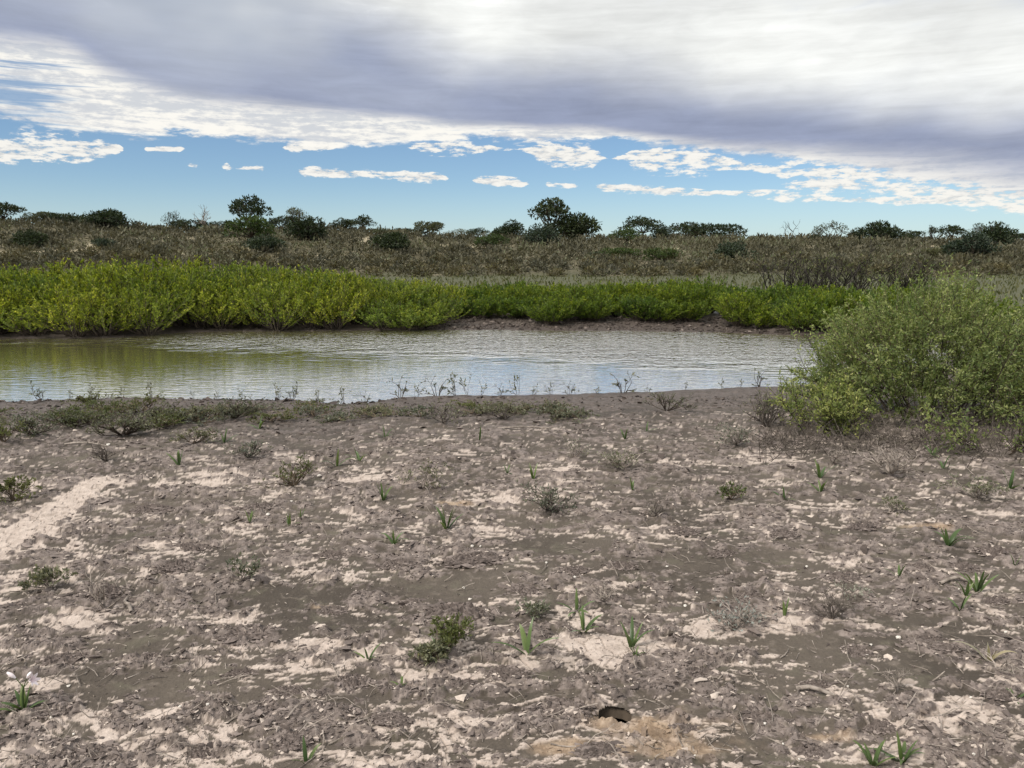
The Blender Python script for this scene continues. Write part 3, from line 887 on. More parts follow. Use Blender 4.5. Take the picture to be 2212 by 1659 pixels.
MATS = {'d': 'tree_dark', 'b': 'tree_blue', 'g': 'tree_green', 'o': 'tree_olive'}
TREES = [  # x, y of the base and width, height in photo pixels; kind; leaf; name; label
    (8, 487, 78, 40, 'umbrella', 'd', 'thorn_tree', 'dark thorn tree on the ridge cut by the left edge of the picture'),
    (100, 482, 70, 20, 'flat', 'o', 'low_bush', 'low dull bush on the ridge right of the leftmost thorn tree'),
    (142, 484, 60, 20, 'flat', 'd', 'low_bush', 'low dark bush on the ridge left of the wide dense round tree'),
    (240, 494, 98, 40, 'round', 'd', 'round_tree', 'wide dense dark tree standing alone on the left part of the ridge'),
    (70, 534, 66, 38, 'round', 'd', 'round_bush', 'dark round bush on the left slope below the leftmost thorn tree'),
    (224, 537, 50, 24, 'round', 'b', 'round_bush', 'small blue-green bush on the slope below the wide dense tree'),
    (374, 497, 42, 36, 'feathery', 'd', 'thorn_bush', 'spiky upright bush left of the low hedge on the skyline'),
    (412, 495, 70, 24, 'flat', 'd', 'low_bush', 'low dark bush on the skyline beneath the bare grey tree'),
    (450, 496, 50, 44, 'bare', 'd', 'bare_tree', 'bare grey twiggy tree left of the tall open thorn tree'),
    (486, 497, 56, 22, 'flat', 'd', 'low_bush', 'low dark bush between bare grey tree and tall open thorn tree'),
    (538, 497, 78, 62, 'umbrella', 'd', 'thorn_tree', 'tall open-crowned thorn tree on the left part of the ridge'),
    (546, 524, 92, 48, 'flat', 'g', 'layered_bush', 'green layered bush just below the tall open thorn tree'),
    (570, 543, 84, 36, 'round', 'b', 'round_bush', 'grey-green dome-shaped bush in front of the green layered bush'),
    (640, 493, 62, 42, 'feathery', 'o', 'thorn_tree', 'feathery pale tree rising behind the dark tree right of the tall thorn tree'),
    (612, 497, 60, 28, 'flat', 'b', 'low_bush', 'low bush between tall open thorn tree and feathery pale tree'),
    (664, 518, 84, 48, 'round', 'd', 'round_tree', 'broad dark tree in front of the feathery pale tree'),
    (742, 500, 44, 24, 'flat', 'd', 'thorn_tree', 'small flat dark tree, left one of the pair right of the broad dark tree'),
    (782, 502, 50, 30, 'umbrella', 'd', 'thorn_tree', 'small flat dark tree, right one of the pair right of the broad dark tree'),
    (842, 543, 78, 46, 'round', 'd', 'round_bush', 'dark round bush on the slope left of the picture middle'),
    (818, 510, 40, 16, 'flat', 'o', 'low_bush', 'low dull bush on the skyline above the dark round slope bush'),
    (868, 508, 46, 14, 'flat', 'd', 'low_bush', 'thin dark strip of bush on the skyline left of the brown topped bush'),
    (924, 511, 66, 28, 'flat', 'o', 'low_bush', 'brownish round-topped bush on the skyline left of the tallest tree pair'),
    (990, 512, 60, 18, 'feathery', 'o', 'low_bush', 'sparse twiggy low bush on the skyline left of the picture middle'),
    (1032, 512, 46, 18, 'umbrella', 'd', 'low_bush', 'tiny flat-topped bush on the skyline left of the tallest tree pair'),
    (1100, 514, 68, 38, 'round', 'd', 'round_tree', 'dark rounded tree immediately left of the tallest tree pair'),
    (1062, 538, 60, 28, 'flat', 'g', 'low_bush', 'dull green bush on the slope below the dark rounded tree'),
    (1170, 528, 84, 44, 'round', 'b', 'round_bush', 'green round bush in front of the tallest tree pair'),
    (1192, 512, 76, 72, 'umbrella', 'd', 'thorn_tree', 'tallest open-crowned tree on the skyline, left tree of its pair'),
    (1242, 514, 98, 62, 'round', 'd', 'thorn_tree', 'tall dense tree on the skyline, right tree of the tallest pair'),
    (1388, 514, 84, 40, 'umbrella', 'd', 'thorn_tree', 'umbrella-shaped thorn tree right of the tallest tree pair'),
    (1352, 532, 56, 32, 'umbrella', 'g', 'thorn_bush', 'small dark bush on thin stem below the umbrella-shaped tree'),
    (1432, 514, 50, 26, 'round', 'b', 'round_bush', 'round blue-green bush right of the umbrella-shaped tree'),
    (1478, 513, 84, 32, 'flat', 'd', 'thorn_tree', 'flat dark tree, left half of the long low tree clump'),
    (1548, 515, 100, 32, 'flat', 'd', 'thorn_tree', 'flat dark tree, right half of the long low tree clump'),
    (1580, 560, 78, 36, 'round', 'b', 'round_bush', 'dark blue-green dome bush on the slope below the long low tree clump'),
    (1340, 562, 74, 24, 'flat', 'g', 'low_bush', 'low green bush on the slope below the umbrella-shaped tree'),
    (1426, 568, 66, 28, 'flat', 'g', 'low_bush', 'low green bush on the slope left of the dark blue-green dome bush'),
    (1290, 558, 40, 16, 'round', 'b', 'low_bush', 'tiny dark bush on the slope below the tallest tree pair'),
    (1640, 514, 40, 12, 'flat', 'd', 'low_bush', 'tiny dark bush on the skyline left of the dead tree'),
    (1704, 517, 46, 34, 'bare', 'd', 'dead_tree', 'dead leafless tree with forked branches on the right skyline'),
    (1796, 520, 80, 38, 'feathery', 'o', 'thorn_bush', 'grey feathery bush right of the dead tree'),
    (1762, 518, 34, 16, 'round', 'd', 'low_bush', 'small dark bush between dead tree and grey feathery bush'),
    (1854, 514, 40, 30, 'round', 'd', 'round_tree', 'small dark tree attached to the left of the big black-green tree'),
    (1898, 515, 84, 44, 'round', 'd', 'round_tree', 'big dense black-green tree on the right skyline'),
    (1962, 518, 66, 22, 'flat', 'd', 'low_bush', 'low dark bush right of the big black-green tree'),
    (2010, 520, 28, 30, 'feathery', 'd', 'thorn_bush', 'narrow spiky bush on the right skyline'),
    (2052, 520, 54, 32, 'umbrella', 'd', 'thorn_tree', 'small umbrella-shaped tree on the right skyline'),
    (2082, 520, 20, 18, 'round', 'd', 'low_bush', 'tiny dark bush right of the small umbrella-shaped tree'),
    (2112, 520, 44, 36, 'feathery', 'd', 'thorn_bush', 'spiky bush behind the large round bush on the right'),
    (2096, 556, 92, 50, 'round', 'b', 'round_bush', 'large dark round bush on the right slope showing its stems'),
    (2148, 534, 76, 48, 'round', 'd', 'round_bush', 'dark round bush behind the large one near the right edge'),
    (2196, 522, 56, 20, 'flat', 'd', 'low_bush', 'low dark bush on the skyline at the right edge of the picture'),
    (2010, 556, 46, 18, 'flat', 'o', 'low_bush', 'dull low bush on the slope left of the large round bush'),
]
for k, (px, py, w, h, kind, mt, name, label) in enumerate(TREES):
    x, y = gp(px, py)
    s = y / FPX / math.cos(PITCH)
    tb, lf = tree_mesh(300 + k, w * s * 1.18, h * s * 1.28, kind)
    o = empty(name, (x, y, float(base_z(x, y)) - 0.1))
    link('trunk', mesh_data('trunk', tb[0], tb[1], M['bark'] if kind != 'bare' else M['twig_grey'] if k == 8 else M['stem_dark']), o)
    if lf:
        link('crown', mesh_data('crown', lf[0], lf[1], M[MATS[mt]], dict(v=lf[2])), o)
    tag(o, label, 'tree' if 'tree' in name else 'bush', 'trees and bushes on the rise')

# ------------------------------------------------------------------ brown scrub on the rise


def scrub_cloud(n, rng, leaf=0.2):
    d = rvec(n, rng); d[:, 2] = np.abs(d[:, 2])
    q = rng.uniform(0.3, 1, n) ** 0.6
    p = d * q[:, None] * np.array([0.5, 0.5, 0.72])
    D = unit(d + 0.9 * rvec(n, rng) + np.array([0, 0, 0.25]))
    return p, D, leaf * rng.uniform(0.6, 1.5, n), leaf * 0.32 * rng.uniform(0.6, 1.5, n)


sprot = []
for k in range(6):
    rng = np.random.default_rng(500 + k)
    p, D, L, W = scrub_cloud(190, rng, 0.22)
    V, F = leaf_quads(p, D, rvec(len(p), rng), L, W)
    sprot.append(mesh_data('scrub_bush', V, F, M['scrub'], dict(v=np.repeat(np.clip(rng.normal(0.45, 0.28, len(p)), 0, 1), 4))))
rng = np.random.default_rng(77)
nc_ = 14000
cy_ = FOOT - 6 + (RIDGE + 4 - FOOT + 6) * rng.uniform(size=nc_) ** 0.9
cx_ = rng.uniform(-0.74, 0.74, nc_) * cy_
_, d_, s_ = far_fields(cx_, cy_)
ok = rng.uniform(size=nc_) < 0.10 + 0.90 * d_ * (1 - 0.85 * s_)
cand = np.stack([cx_, cy_], 1)[ok][:6400]
size = 0.65 + 0.85 * rng.uniform(size=len(cand)) ** 1.6
zc = base_z(cand[:, 0], cand[:, 1])
inview = np.abs(cand[:, 0] / cand[:, 1]) < 0.655
big = np.argsort(-(size / cand[:, 1]) * inview)[:280]
for j in big:
    o = link('scrub_bush', sprot[int(rng.integers(6))], None, (cand[j, 0], cand[j, 1], zc[j] - 0.05), rng.uniform(0, 6.28), (size[j] * 1.25, size[j] * 1.25, size[j]))
    tag(o, 'brown dry scrub bush on the long rise beyond the thicket', 'bush', 'brown scrub on the rise')
rest = np.setdiff1d(np.arange(len(cand)), big)
Ps, Ds, Ls, Ws, Vv = [], [], [], [], []
pv = 0.5 + 0.55 * fbm(cand[:, 0] * 0.07, cand[:, 1] * 0.10, 3, 95)
for j in rest:
    p, D, L, W = scrub_cloud(20, rng, 0.40)
    Ps.append(p * size[j] * np.array([1.25, 1.25, 1]) + np.array([cand[j, 0], cand[j, 1], zc[j] - 0.05])); Ds.append(D)
    Ls.append(L * size[j]); Ws.append(W * size[j] * 1.2)
    Vv.append(np.clip(pv[j] + rng.uniform(-0.3, 0.3) + 0.15 * rng.normal(size=20), 0, 1))
Ps, Ds, Ls, Ws, Vv = map(np.concatenate, (Ps, Ds, Ls, Ws, Vv))
V, F = leaf_quads(Ps, Ds, rvec(len(Ps), rng), Ls, Ws)
tag(link('dry_scrub', mesh_data('dry_scrub', V, F, M['scrub'], dict(v=np.repeat(Vv, 4)))), 'dense mass of brown dry scrub covering the rise', 'scrub', kind='stuff')

# thin grass on the plain between thicket and rise
n = 9000
y = rng.uniform(31, 92, n); x = rng.uniform(-0.72, 0.72, n) * y
z = base_z(x, y)
P = np.stack([x, y, z], 1); D = unit(rvec(n, rng) * 0.6 + np.array([0, 0, 1.0]))
V, F = leaf_quads(P, D, rvec(n, rng), rng.uniform(0.15, 0.4, n), rng.uniform(0.05, 0.16, n))
tag(link('plain_grass', mesh_data('plain_grass', V, F, M['grass'], dict(v=np.repeat(rng.uniform(0, 1, n), 4)))), 'thin pale green grass on the flat behind the thicket', 'grass', kind='stuff')

# ------------------------------------------------------------------ bare twiggy shrub behind the far bank


def twig_shrub(seed, n0, H, W, depth=3, r0=0.02, upw=0.35, split=(2, 4), wob=0.16, flare=0.9):
    rng = np.random.default_rng(seed); lines, tips = [], []

    def br(p, d, L, r, dep):
        c = stem_curve(p, d, L, 4, rng, upw, wob); lines.append((c, np.linspace(r, r * 0.62, 4)))
        if dep:
            for q in range(rng.integers(*split)):
                i = rng.integers(1, 4)
                dd = unit(unit(c[-1] - c[-2]) + 0.8 * rvec(1, rng)[0] + np.array([0, 0, 0.2]))
                br(c[i], dd, L * rng.uniform(0.5, 0.85), r * 0.6, dep - 1)
        else:
            tips.append(c)
    for k in range(n0):
        az = rng.uniform(0, 6.28); ti = flare * rng.uniform(0.1, 1)
        br(np.array([0.08 * W * math.cos(az), 0.08 * W * math.sin(az), -0.02 * H]),
           np.array([math.sin(ti) * math.cos(az), math.sin(ti) * math.sin(az), math.cos(ti)]), 0.45, r0, depth)
    TV, TF = tubes(lines, 3)
    sx = W / 2 / np.percentile(np.abs(TV[:, :2]), 97); sz = H / np.percentile(TV[:, 2], 99.5)
    S = np.array([sx, sx, sz])
    return TV * S, TF, [t * S for t in tips], rng


def leaf_on(tips, rng, per, L, W, spread=0.8):
    P, D = [], []
    for c in tips:
        t = rng.uniform(0.1, 1.0, per) * (len(c) - 1.001); i = t.astype(int); f = (t - i)[:, None]
        P.append(c[i] * (1 - f) + c[i + 1] * f); D.append(unit(unit(c[i + 1] - c[i]) + spread * rvec(per, rng)))
    P, D = np.concatenate(P), np.concatenate(D); n = len(P)
    V, F = leaf_quads(P, D, rvec(n, rng), L * rng.uniform(0.6, 1.4, n), W * rng.uniform(0.6, 1.4, n))
    return V, F, np.repeat(np.clip(rng.normal(0.5, 0.3, n), 0, 1), 4)


for q, (px, yy, H, W, lab) in enumerate([(1690, 27.5, 2.1, 2.8, 'bare dark twiggy shrub above the thicket, left one of the pair behind the right bank'),
                                        (1800, 27.0, 2.3, 3.2, 'bare dark twiggy shrub above the thicket, right one of the pair behind the right bank'),
                                        (1920, 29.0, 1.9, 2.4, 'thin leafy twig shrub right of the bare dark pair behind the right bank')]):
    x = (px - CX) / FPX * yy / math.cos(PITCH)
    TV, TF, tips, r2 = twig_shrub(640 + q, 14, H * 0.98, W * 0.85, 4, 0.024, 0.3, (2, 4), 0.12, 0.75)
    o = empty('twiggy_shrub', (x, yy, float(base_z(x, yy))))
    link('branches', mesh_data('branches', TV, TF, M['stem_black']), o)
    sel = [t for i, t in enumerate(tips) if i % 3 == 0]
    V, F, v = leaf_on(sel, r2, 4, 0.08, 0.04)
    link('foliage', mesh_data('foliage', V, F, M['herb_green'], dict(v=v)), o)
    tag(o, lab, 'shrub', 'twiggy shrubs behind the bank')

# ------------------------------------------------------------------ big grey-green shrub at the right


def big_shrub(seed, cx, cy, rx, ry, nst, Hs, lean, leaf_per, dome=None):
    """stems rise from an elliptical base and arch outwards; -> stem meshes and leaves in local space"""
    rng = np.random.default_rng(seed)
    stems, P, D, tint = [], [], [], []
    twl = []
    for k in range(nst):
        az = rng.uniform(0, 6.28); q = math.sqrt(rng.uniform(0, 1))
        b = np.array([rx * q * math.cos(az), ry * q * math.sin(az), -0.03])
        tilt = 0.25 + 0.72 * q * rng.uniform(0.6, 1.1) + (0.35 if k % 4 == 0 else 0.0)
        d = np.array([math.sin(tilt) * math.cos(az) + lean[0], math.sin(tilt) * math.sin(az) + lean[1], math.cos(tilt)])
        L = Hs * rng.uniform(0.72, 1.05) * (1.0 - 0.15 * q)
        c = stem_curve(b, d, L, 8, rng, 0.5 - 0.35 * q, 0.07)
        lines = [(c, np.linspace(0.011, 0.003, 8) * rng.uniform(0.8, 1.2))]
        for t in rng.uniform(0.14, 0.98, 24):
            ii = int(t * 7); p = c[ii] * (1 - (t * 7 - ii)) + c[min(ii + 1, 7)] * (t * 7 - ii)
            dd = unit(0.8 * unit(c[min(ii + 1, 7)] - c[max(ii - 1, 0)]) + 0.95 * rvec(1, rng)[0] + np.array([0, 0, 0.15]))
            s = stem_curve(p, dd, rng.uniform(0.18, 0.46) * (1.1 - 0.4 * t), 5, rng, 0.2, 0.13)
            lines.append((s, np.linspace(0.0042, 0.0015, 5)))
            tn = rng.uniform(0.15, 0.85) * (0.75 + 0.35 * t)
            n = int(leaf_per * rng.uniform(0.6, 1.3) * (0.35 + 0.65 * min(1.0, (s[:, 2].mean() / 0.55))))
            u = rng.uniform(0.12, 1.0, n) * (len(s) - 1.001); i = u.astype(int); f = (u - i)[:, None]
            pp = s[i] * (1 - f) + s[i + 1] * f + rng.normal(size=(n, 3)) * 0.012
            P.append(pp); D.append(unit(unit(s[i + 1] - s[i]) * 0.6 + rvec(n, rng)))
            tint.append(np.clip(tn + 0.22 * rng.normal(size=n), 0, 1))
        stems.append(lines)
    if dome:
        ex, ey, ez, ns = dome
        for k in range(ns):
            d = rvec(1, rng)[0]; d[2] = abs(d[2]) * 1.0
            lump = 0.90 + 0.16 * float(perlin(np.array([d[0] * 2.2 + seed]), np.array([d[1] * 2.2 + d[2] * 1.7]), 88)[0]) * 2
            q = rng.uniform(0.45, 1.0) ** 0.45 * lump
            c = d * q * np.array([ex, ey, ez]); c[2] += 0.10
            if c[2] < 0.26 and rng.uniform() < 0.4: continue
            dd = unit(d * np.array([1, 1, 0.7]) + 0.55 * rvec(1, rng)[0] + np.array([0, 0, 0.55]))
            s = stem_curve(c - dd * 0.14, dd, rng.uniform(0.18, 0.46), 5, rng, 0.05, 0.10)
            twl.append((s, np.linspace(0.0036, 0.0014, 5)))
            n = int(rng.uniform(18, 40)); u = rng.uniform(0.05, 1.0, n) * 3.99; i = u.astype(int); f = (u - i)[:, None]
            P.append(s[i] * (1 - f) + s[i + 1] * f + rng.normal(size=(n, 3)) * 0.010)
            D.append(unit(unit(s[i + 1] - s[i]) * 1.0 + rvec(n, rng)))
            tint.append(np.clip(rng.uniform(0.15, 0.85) + 0.2 * rng.normal(size=n), 0, 1))
    P, D, tint = np.concatenate(P), np.concatenate(D), np.concatenate(tint)
    k = P[:, 2] > 0.01
    P, D, tint = P[k], D[k], tint[k]
    n = len(P)
    V, F = leaf_quads(P, D, rvec(n, rng), rng.uniform(0.018, 0.056, n), rng.uniform(0.009, 0.024, n))
    return stems, V, F, np.repeat(tint, 4), twl


def add_big(seed, px, py, rx, ry, nst, Hs, lean, lp, label, dome=None):
    x, y = g0(px, py, 0.1)
    stems, V, F, v, twl = big_shrub(seed, x, y, rx, ry, nst, Hs, lean, lp, dome)
    o = empty('leafy_shrub', (x, y, float(base_z(x, y))))
    for ln in stems:
        TV, TF = tubes(ln, 3)
        link('stem', mesh_data('stem', TV, TF, M['stem_dark']), o)
    if twl:
        TV, TF = tubes(twl, 3)
        link('twigs', mesh_data('twigs', TV, TF, M['stem_brown']), o)['kind'] = 'stuff'
    f = link('foliage', mesh_data('foliage', V, F, M['mesquite'], dict(v=v)), o)
    f['kind'] = 'stuff'
    tag(o, label, 'shrub', 'leafy shrubs at the right')


add_big(801, 2005, 905, 0.80, 0.60, 46, 1.55, (-0.06, 0.0), 20, 'big spreading grey-green shrub leaning over the pond at the right', (1.66, 1.05, 1.62, 1900))
add_big(802, 2370, 890, 0.80, 0.65, 40, 1.6, (0.0, 0.0), 20, 'grey-green shrub cut by the right edge behind the young yellowish sprigs', (1.40, 1.10, 1.75, 1300))
add_big(803, 2150, 985, 0.12, 0.10, 5, 0.72, (0.0, 0.0), 26, 'small young sprig with yellow-green leaves in front of the big shrub')
add_big(804, 1765, 940, 0.26, 0.12, 13, 0.66, (-0.25, 0.0), 26, 'low leafy shoots at the left foot of the big shrub')

# dead undergrowth below the big shrub
rng = np.random.default_rng(91)
lines = []
for k in range(800):
    px, py = rng.uniform(1640, 2300), rng.normal(972, 20)
    x, y = g0(px, py, 0.1)
    c = stem_curve((x, y, float(base_z(x, y)) + rng.uniform(0, 0.05)), unit(rvec(1, rng)[0] + np.array([0, 0, 0.55])), rng.uniform(0.10, 0.42), 4, rng, 0.0, 0.28)
    lines.append((c, np.linspace(0.0045, 0.002, 4)))
TV, TF = tubes(lines, 3)
tag(link('dead_undergrowth', mesh_data('dead_undergrowth', TV, TF, M['twig_dark'])), 'tangle of dead dark twigs under the big shrub', 'undergrowth', kind='stuff')

# ------------------------------------------------------------------ lilies on the mud


def strap_leaf(rng, L, W, az, tilt, bend, n=9):
    """one strap leaf: rising, then arching over, with a keel"""
    P = [np.zeros(3)]; el = math.pi / 2 - tilt
    for i in range(n - 1):
        P.append(P[-1] + np.array([math.cos(az) * math.cos(el), math.sin(az) * math.cos(el), math.sin(el)]) * L / (n - 1))
        el -= bend * (0.35 + 1.3 * i / n) / n
    P = np.array(P); t = np.linspace(0, 1, n)
    w = W * np.minimum(1.0, 0.55 + 1.6 * t) * (1 - t ** 3.0) ** 0.8 + 0.0006
    T = unit(np.gradient(P, axis=0)); S = np.array([-math.sin(az), math.cos(az), 0.0])[None]
    N = unit(np.cross(S, T))
    l = P + S * w[:, None] / 2 + N * w[:, None] * 0.16; r = P - S * w[:, None] / 2 + N * w[:, None] * 0.16
    V = np.stack([l, P, r], 1).reshape(-1, 3)
    i = np.arange(n - 1)[:, None] * 3; j = np.arange(2)[None]
    F = np.stack([i + j, i + j + 1, i + 3 + j + 1, i + 3 + j], -1).reshape(-1, 4)
    v = np.repeat(np.clip(0.25 + 0.5 * t + rng.uniform(-0.2, 0.3), 0, 1), 3)
    return V, F, v


def lily(px, py, hpx, wpx, nleaf, label, dry=False, flower=False):
    x, y = g0(px, py, 0.1)
    s = y / FPX / math.cos(PITCH) * 1.02
    rng = np.random.default_rng(int(px * 7 + py))
    o = empty('lily_plant', (x, y, float(zat(x, y)[0]) - 0.012))
    H = hpx * s; R = wpx * s / 2
    for k in range(nleaf):
        az = k * 2.4 + rng.uniform(-0.5, 0.5) + px
        up = k == 0 or rng.uniform() < 0.2
        tilt = rng.uniform(0.08, 0.3) if up else rng.uniform(0.3, 0.95)
        L = (H * 1.05 if up else max(H, R) * rng.uniform(0.9, 1.25))
        W = np.clip(L * rng.uniform(0.11, 0.16), 0.010, 0.030)
        if flower: L *= 0.62; tilt = max(tilt, 0.25)
        V, F, v = strap_leaf(rng, L, W, az, tilt, rng.uniform(0.3, 0.8) if up else rng.uniform(1.3, 2.6) * min(1.4, max(R / H, 0.7)))
        me = mesh_data('leaf', V, F, M['lily_dry' if dry else 'lily'], dict(v=v), smooth=True)
        link('leaf', me, o)
    if flower:
        c = np.array([[0, 0, 0], [0.004, 0, H * 0.4], [0.012, 0, H * 0.62]])
        TV, TF = tubes([(c, np.array([0.005, 0.0045, 0.004]))], 6)
        link('stalk', mesh_data('stalk', TV, TF, M['lily'], dict(v=np.full(len(TV), 0.5)), smooth=True), o)
        top = c[-1]
        for (dx, dzz, opn) in ((-0.050, 0.070, 0), (0.045, 0.072, 0), (0.062, 0.045, 1)):
            e = top + np.array([dx, -0.01, dzz])
            m1 = top * 0.5 + e * 0.5 + np.array([0, 0, 0.010])
            TV, TF = tubes([(np.array([top, m1 * 0.7 + top * 0.3, m1]), np.array([0.002, 0.0018, 0.002]))], 5)
            fl = link('flower' if opn else 'bud', mesh_data('flower_stem', TV, TF, M['lily'], dict(v=np.full(len(TV), 0.6))), o)
            ax = unit(e - m1); sd = unit(np.cross(ax, [0, 1, 0])); nd = np.cross(ax, sd)
            if not opn:
                Lb = np.linalg.norm(e - m1) * 1.25
                k_ = np.linspace(0, 1, 7)
                TV, TF = tubes([(m1 + ax * (k_ * Lb)[:, None], 0.0075 * np.sin(np.pi * np.clip(k_ * 0.86 + 0.06, 0, 1)) + 0.0012)], 8)
                link('petals', mesh_data('petals', TV, TF, M['petal'], smooth=True), fl)
            else:
                for q in range(6):
                    an = q * math.pi / 3
                    ou = sd * math.cos(an) + nd * math.sin(an)
                    k_ = np.linspace(0, 1, 6)[:, None]
                    pc = m1 + ax * (k_ * 0.040) + ou * (0.003 + 0.026 * k_ ** 1.8) - ax * 0.010 * k_ ** 3
                    wv = np.cross(ou, ax) * (0.0075 * np.sin(np.pi * np.clip(k_ * 0.8 + 0.12, 0, 1)) + 0.0006)
                    VV = np.stack([pc - wv, pc + wv], 1).reshape(-1, 3)
                    ii = np.arange(5) * 2
                    link('petal', mesh_data('petal', VV, np.stack([ii, ii + 1, ii + 3, ii + 2], 1), M['petal'], smooth=True), fl)
    tag(o, label, 'plant', 'strap-leaved lilies on the mud')
    return o


LILIES = [
    (52, 1552, 96, 130, 7, 'lily with pale pink flowers and buds at the lower left', False, True),
    (388, 1016, 36, 40, 5, 'dark green lily beside the pale patches left of the middle'),
    (485, 964, 34, 56, 6, 'spreading pale lily near the grey-green herbs by the pond'),
    (560, 928, 30, 40, 4, 'small lily with upright leaves near the waterline herbs'),
    (728, 1012, 40, 34, 4, 'slim lily, left one of the pair above the olive dwarf shrub'),
    (776, 1002, 38, 34, 4, 'slim lily, right one of the pair above the olive dwarf shrub'),
    (540, 1140, 36, 30, 4, 'short green lily on a small dark mud clump at left'),
    (626, 1144, 34, 40, 4, 'pale low lily right of the short green lily'),
    (648, 1132, 28, 16, 3, 'small upright lily shoot just behind the pale low lily'),
    (828, 1090, 48, 36, 4, 'upright green lily with one pale leaf left of the middle'),
    (965, 1156, 60, 62, 7, 'stout dark green lily with one tall leaf in the middle'),
    (852, 1194, 40, 100, 5, 'low pale lily with arching leaves left of the stout dark one'),
    (832, 948, 28, 30, 4, 'small lily below the dark mud ledge at the waterline'),
    (1036, 962, 34, 6, 1, 'single thin reddish-green shoot on the mud near the pond'),
    (1096, 1032, 24, 26, 4, 'little green lily left of the hooked one'),
    (1152, 1046, 38, 56, 4, 'green lily with one leaf hooked over, near the middle'),
    (1138, 1432, 84, 90, 4, 'tall lily with one long leaning leaf in the lower middle'),
    (1246, 1336, 52, 82, 6, 'arching lily, rear one of the two on the edge of the pale patch'),
    (1260, 1374, 60, 74, 5, 'fresh green lily, front one of the two on the edge of the pale patch'),
    (1364, 1408, 66, 60, 6, 'upright green lily on the large pale patch'),
    (1372, 1432, 30, 40, 5, 'small dull seedling right below the lily on the large pale patch'),
    (796, 1442, 42, 56, 4, 'small pale lily at the lower left of the green herb clump'),
    (946, 1412, 40, 70, 4, 'lily growing at the left side of the green herb clump'),
    (1350, 955, 28, 26, 4, 'small lily on the mud below the right waterline'),
    (1396, 936, 24, 16, 3, 'tiny upright lily right of the small lily below the waterline'),
    (1366, 1066, 30, 28, 4, 'small lily right of the dark grey dwarf shrub'),
    (1770, 1042, 44, 56, 5, 'lily with pale twisted leaf, rear one of the pair near the big shrub'),
    (1772, 1074, 34, 30, 4, 'short lily, front one of the pair near the big shrub'),
    (2014, 996, 42, 44, 5, 'lily at the edge of the shade under the big shrub'),
    (2036, 1022, 34, 62, 4, 'pale lily just in front of the one in the shrub shade'),
    (2180, 1062, 46, 56, 4, 'lily with broad pale leaves at the right edge'),
    (2046, 1196, 52, 112, 7, 'bright green lily with wide arching leaves at the right'),
    (2110, 1292, 62, 60, 6, 'dark upright lily, rear one of the cluster at the right'),
    (2086, 1302, 44, 54, 5, 'pale lily in the middle of the cluster at the right'),
    (2072, 1338, 44, 46, 5, 'low grey-green lily, front one of the cluster at the right'),
    (1694, 1342, 46, 8, 2, 'single dark shoot beside the black twig bush'),
    (2134, 1448, 44, 150, 5, 'withered lily with arching dry leaves at the lower right', True),
    (1885, 1668, 62, 96, 7, 'lily at the bottom edge, left one of the pair at the right'),
    (1948, 1662, 70, 110, 8, 'lily with fresh green heart at the bottom edge, right one of the pair'),
    (662, 1664, 62, 40, 3, 'blue-green lily blade at the bottom edge'),
    (1694, 1086, 34, 34, 4, 'small dull lily in the middle of the right mud'),
    (868, 1506, 26, 40, 4, 'small green seedling below the green herb clump'),
    (2192, 1532, 34, 50, 5, 'green lily leaves cut by the right edge near the bottom'),
    (1940, 1262, 40, 30, 3, 'pale thin shoot left of the right lily cluster'),
    (2190, 1238, 30, 56, 3, 'arching lily at the right edge above the lily cluster'),
]
for e in LILIES:
    lily(*e)

# ------------------------------------------------------------------ dwarf shrubs and herbs on the mud


def dwarf(px, py, wpx, hpx, n0, depth, twig, leaf, per, label, name='dwarf_shrub', L=0.02, flare=1.0):
    x, y = g0(px, py, 0.1)
    s = y / FPX / math.cos(PITCH)
    TV, TF, tips, rng = twig_shrub(int(px * 3 + py), n0, hpx * s, wpx * s, depth, 0.021, 0.25, (2, 4), 0.2, flare)
    o = empty(name, (x, y, float(zat(x, y)[0])))
    link('branches', mesh_data('branches', TV, TF, M[twig]), o)
    if leaf:
        V, F, v = leaf_on(tips, rng, max(1, int(per * 1.5)), L * 1.2, L * 0.48)
        link('foliage', mesh_data('foliage', V, F, M[leaf], dict(v=v)), o)
    tag(o, label, 'shrub' if 'shrub' in name else 'plant', 'dwarf shrubs and herbs on the mud')


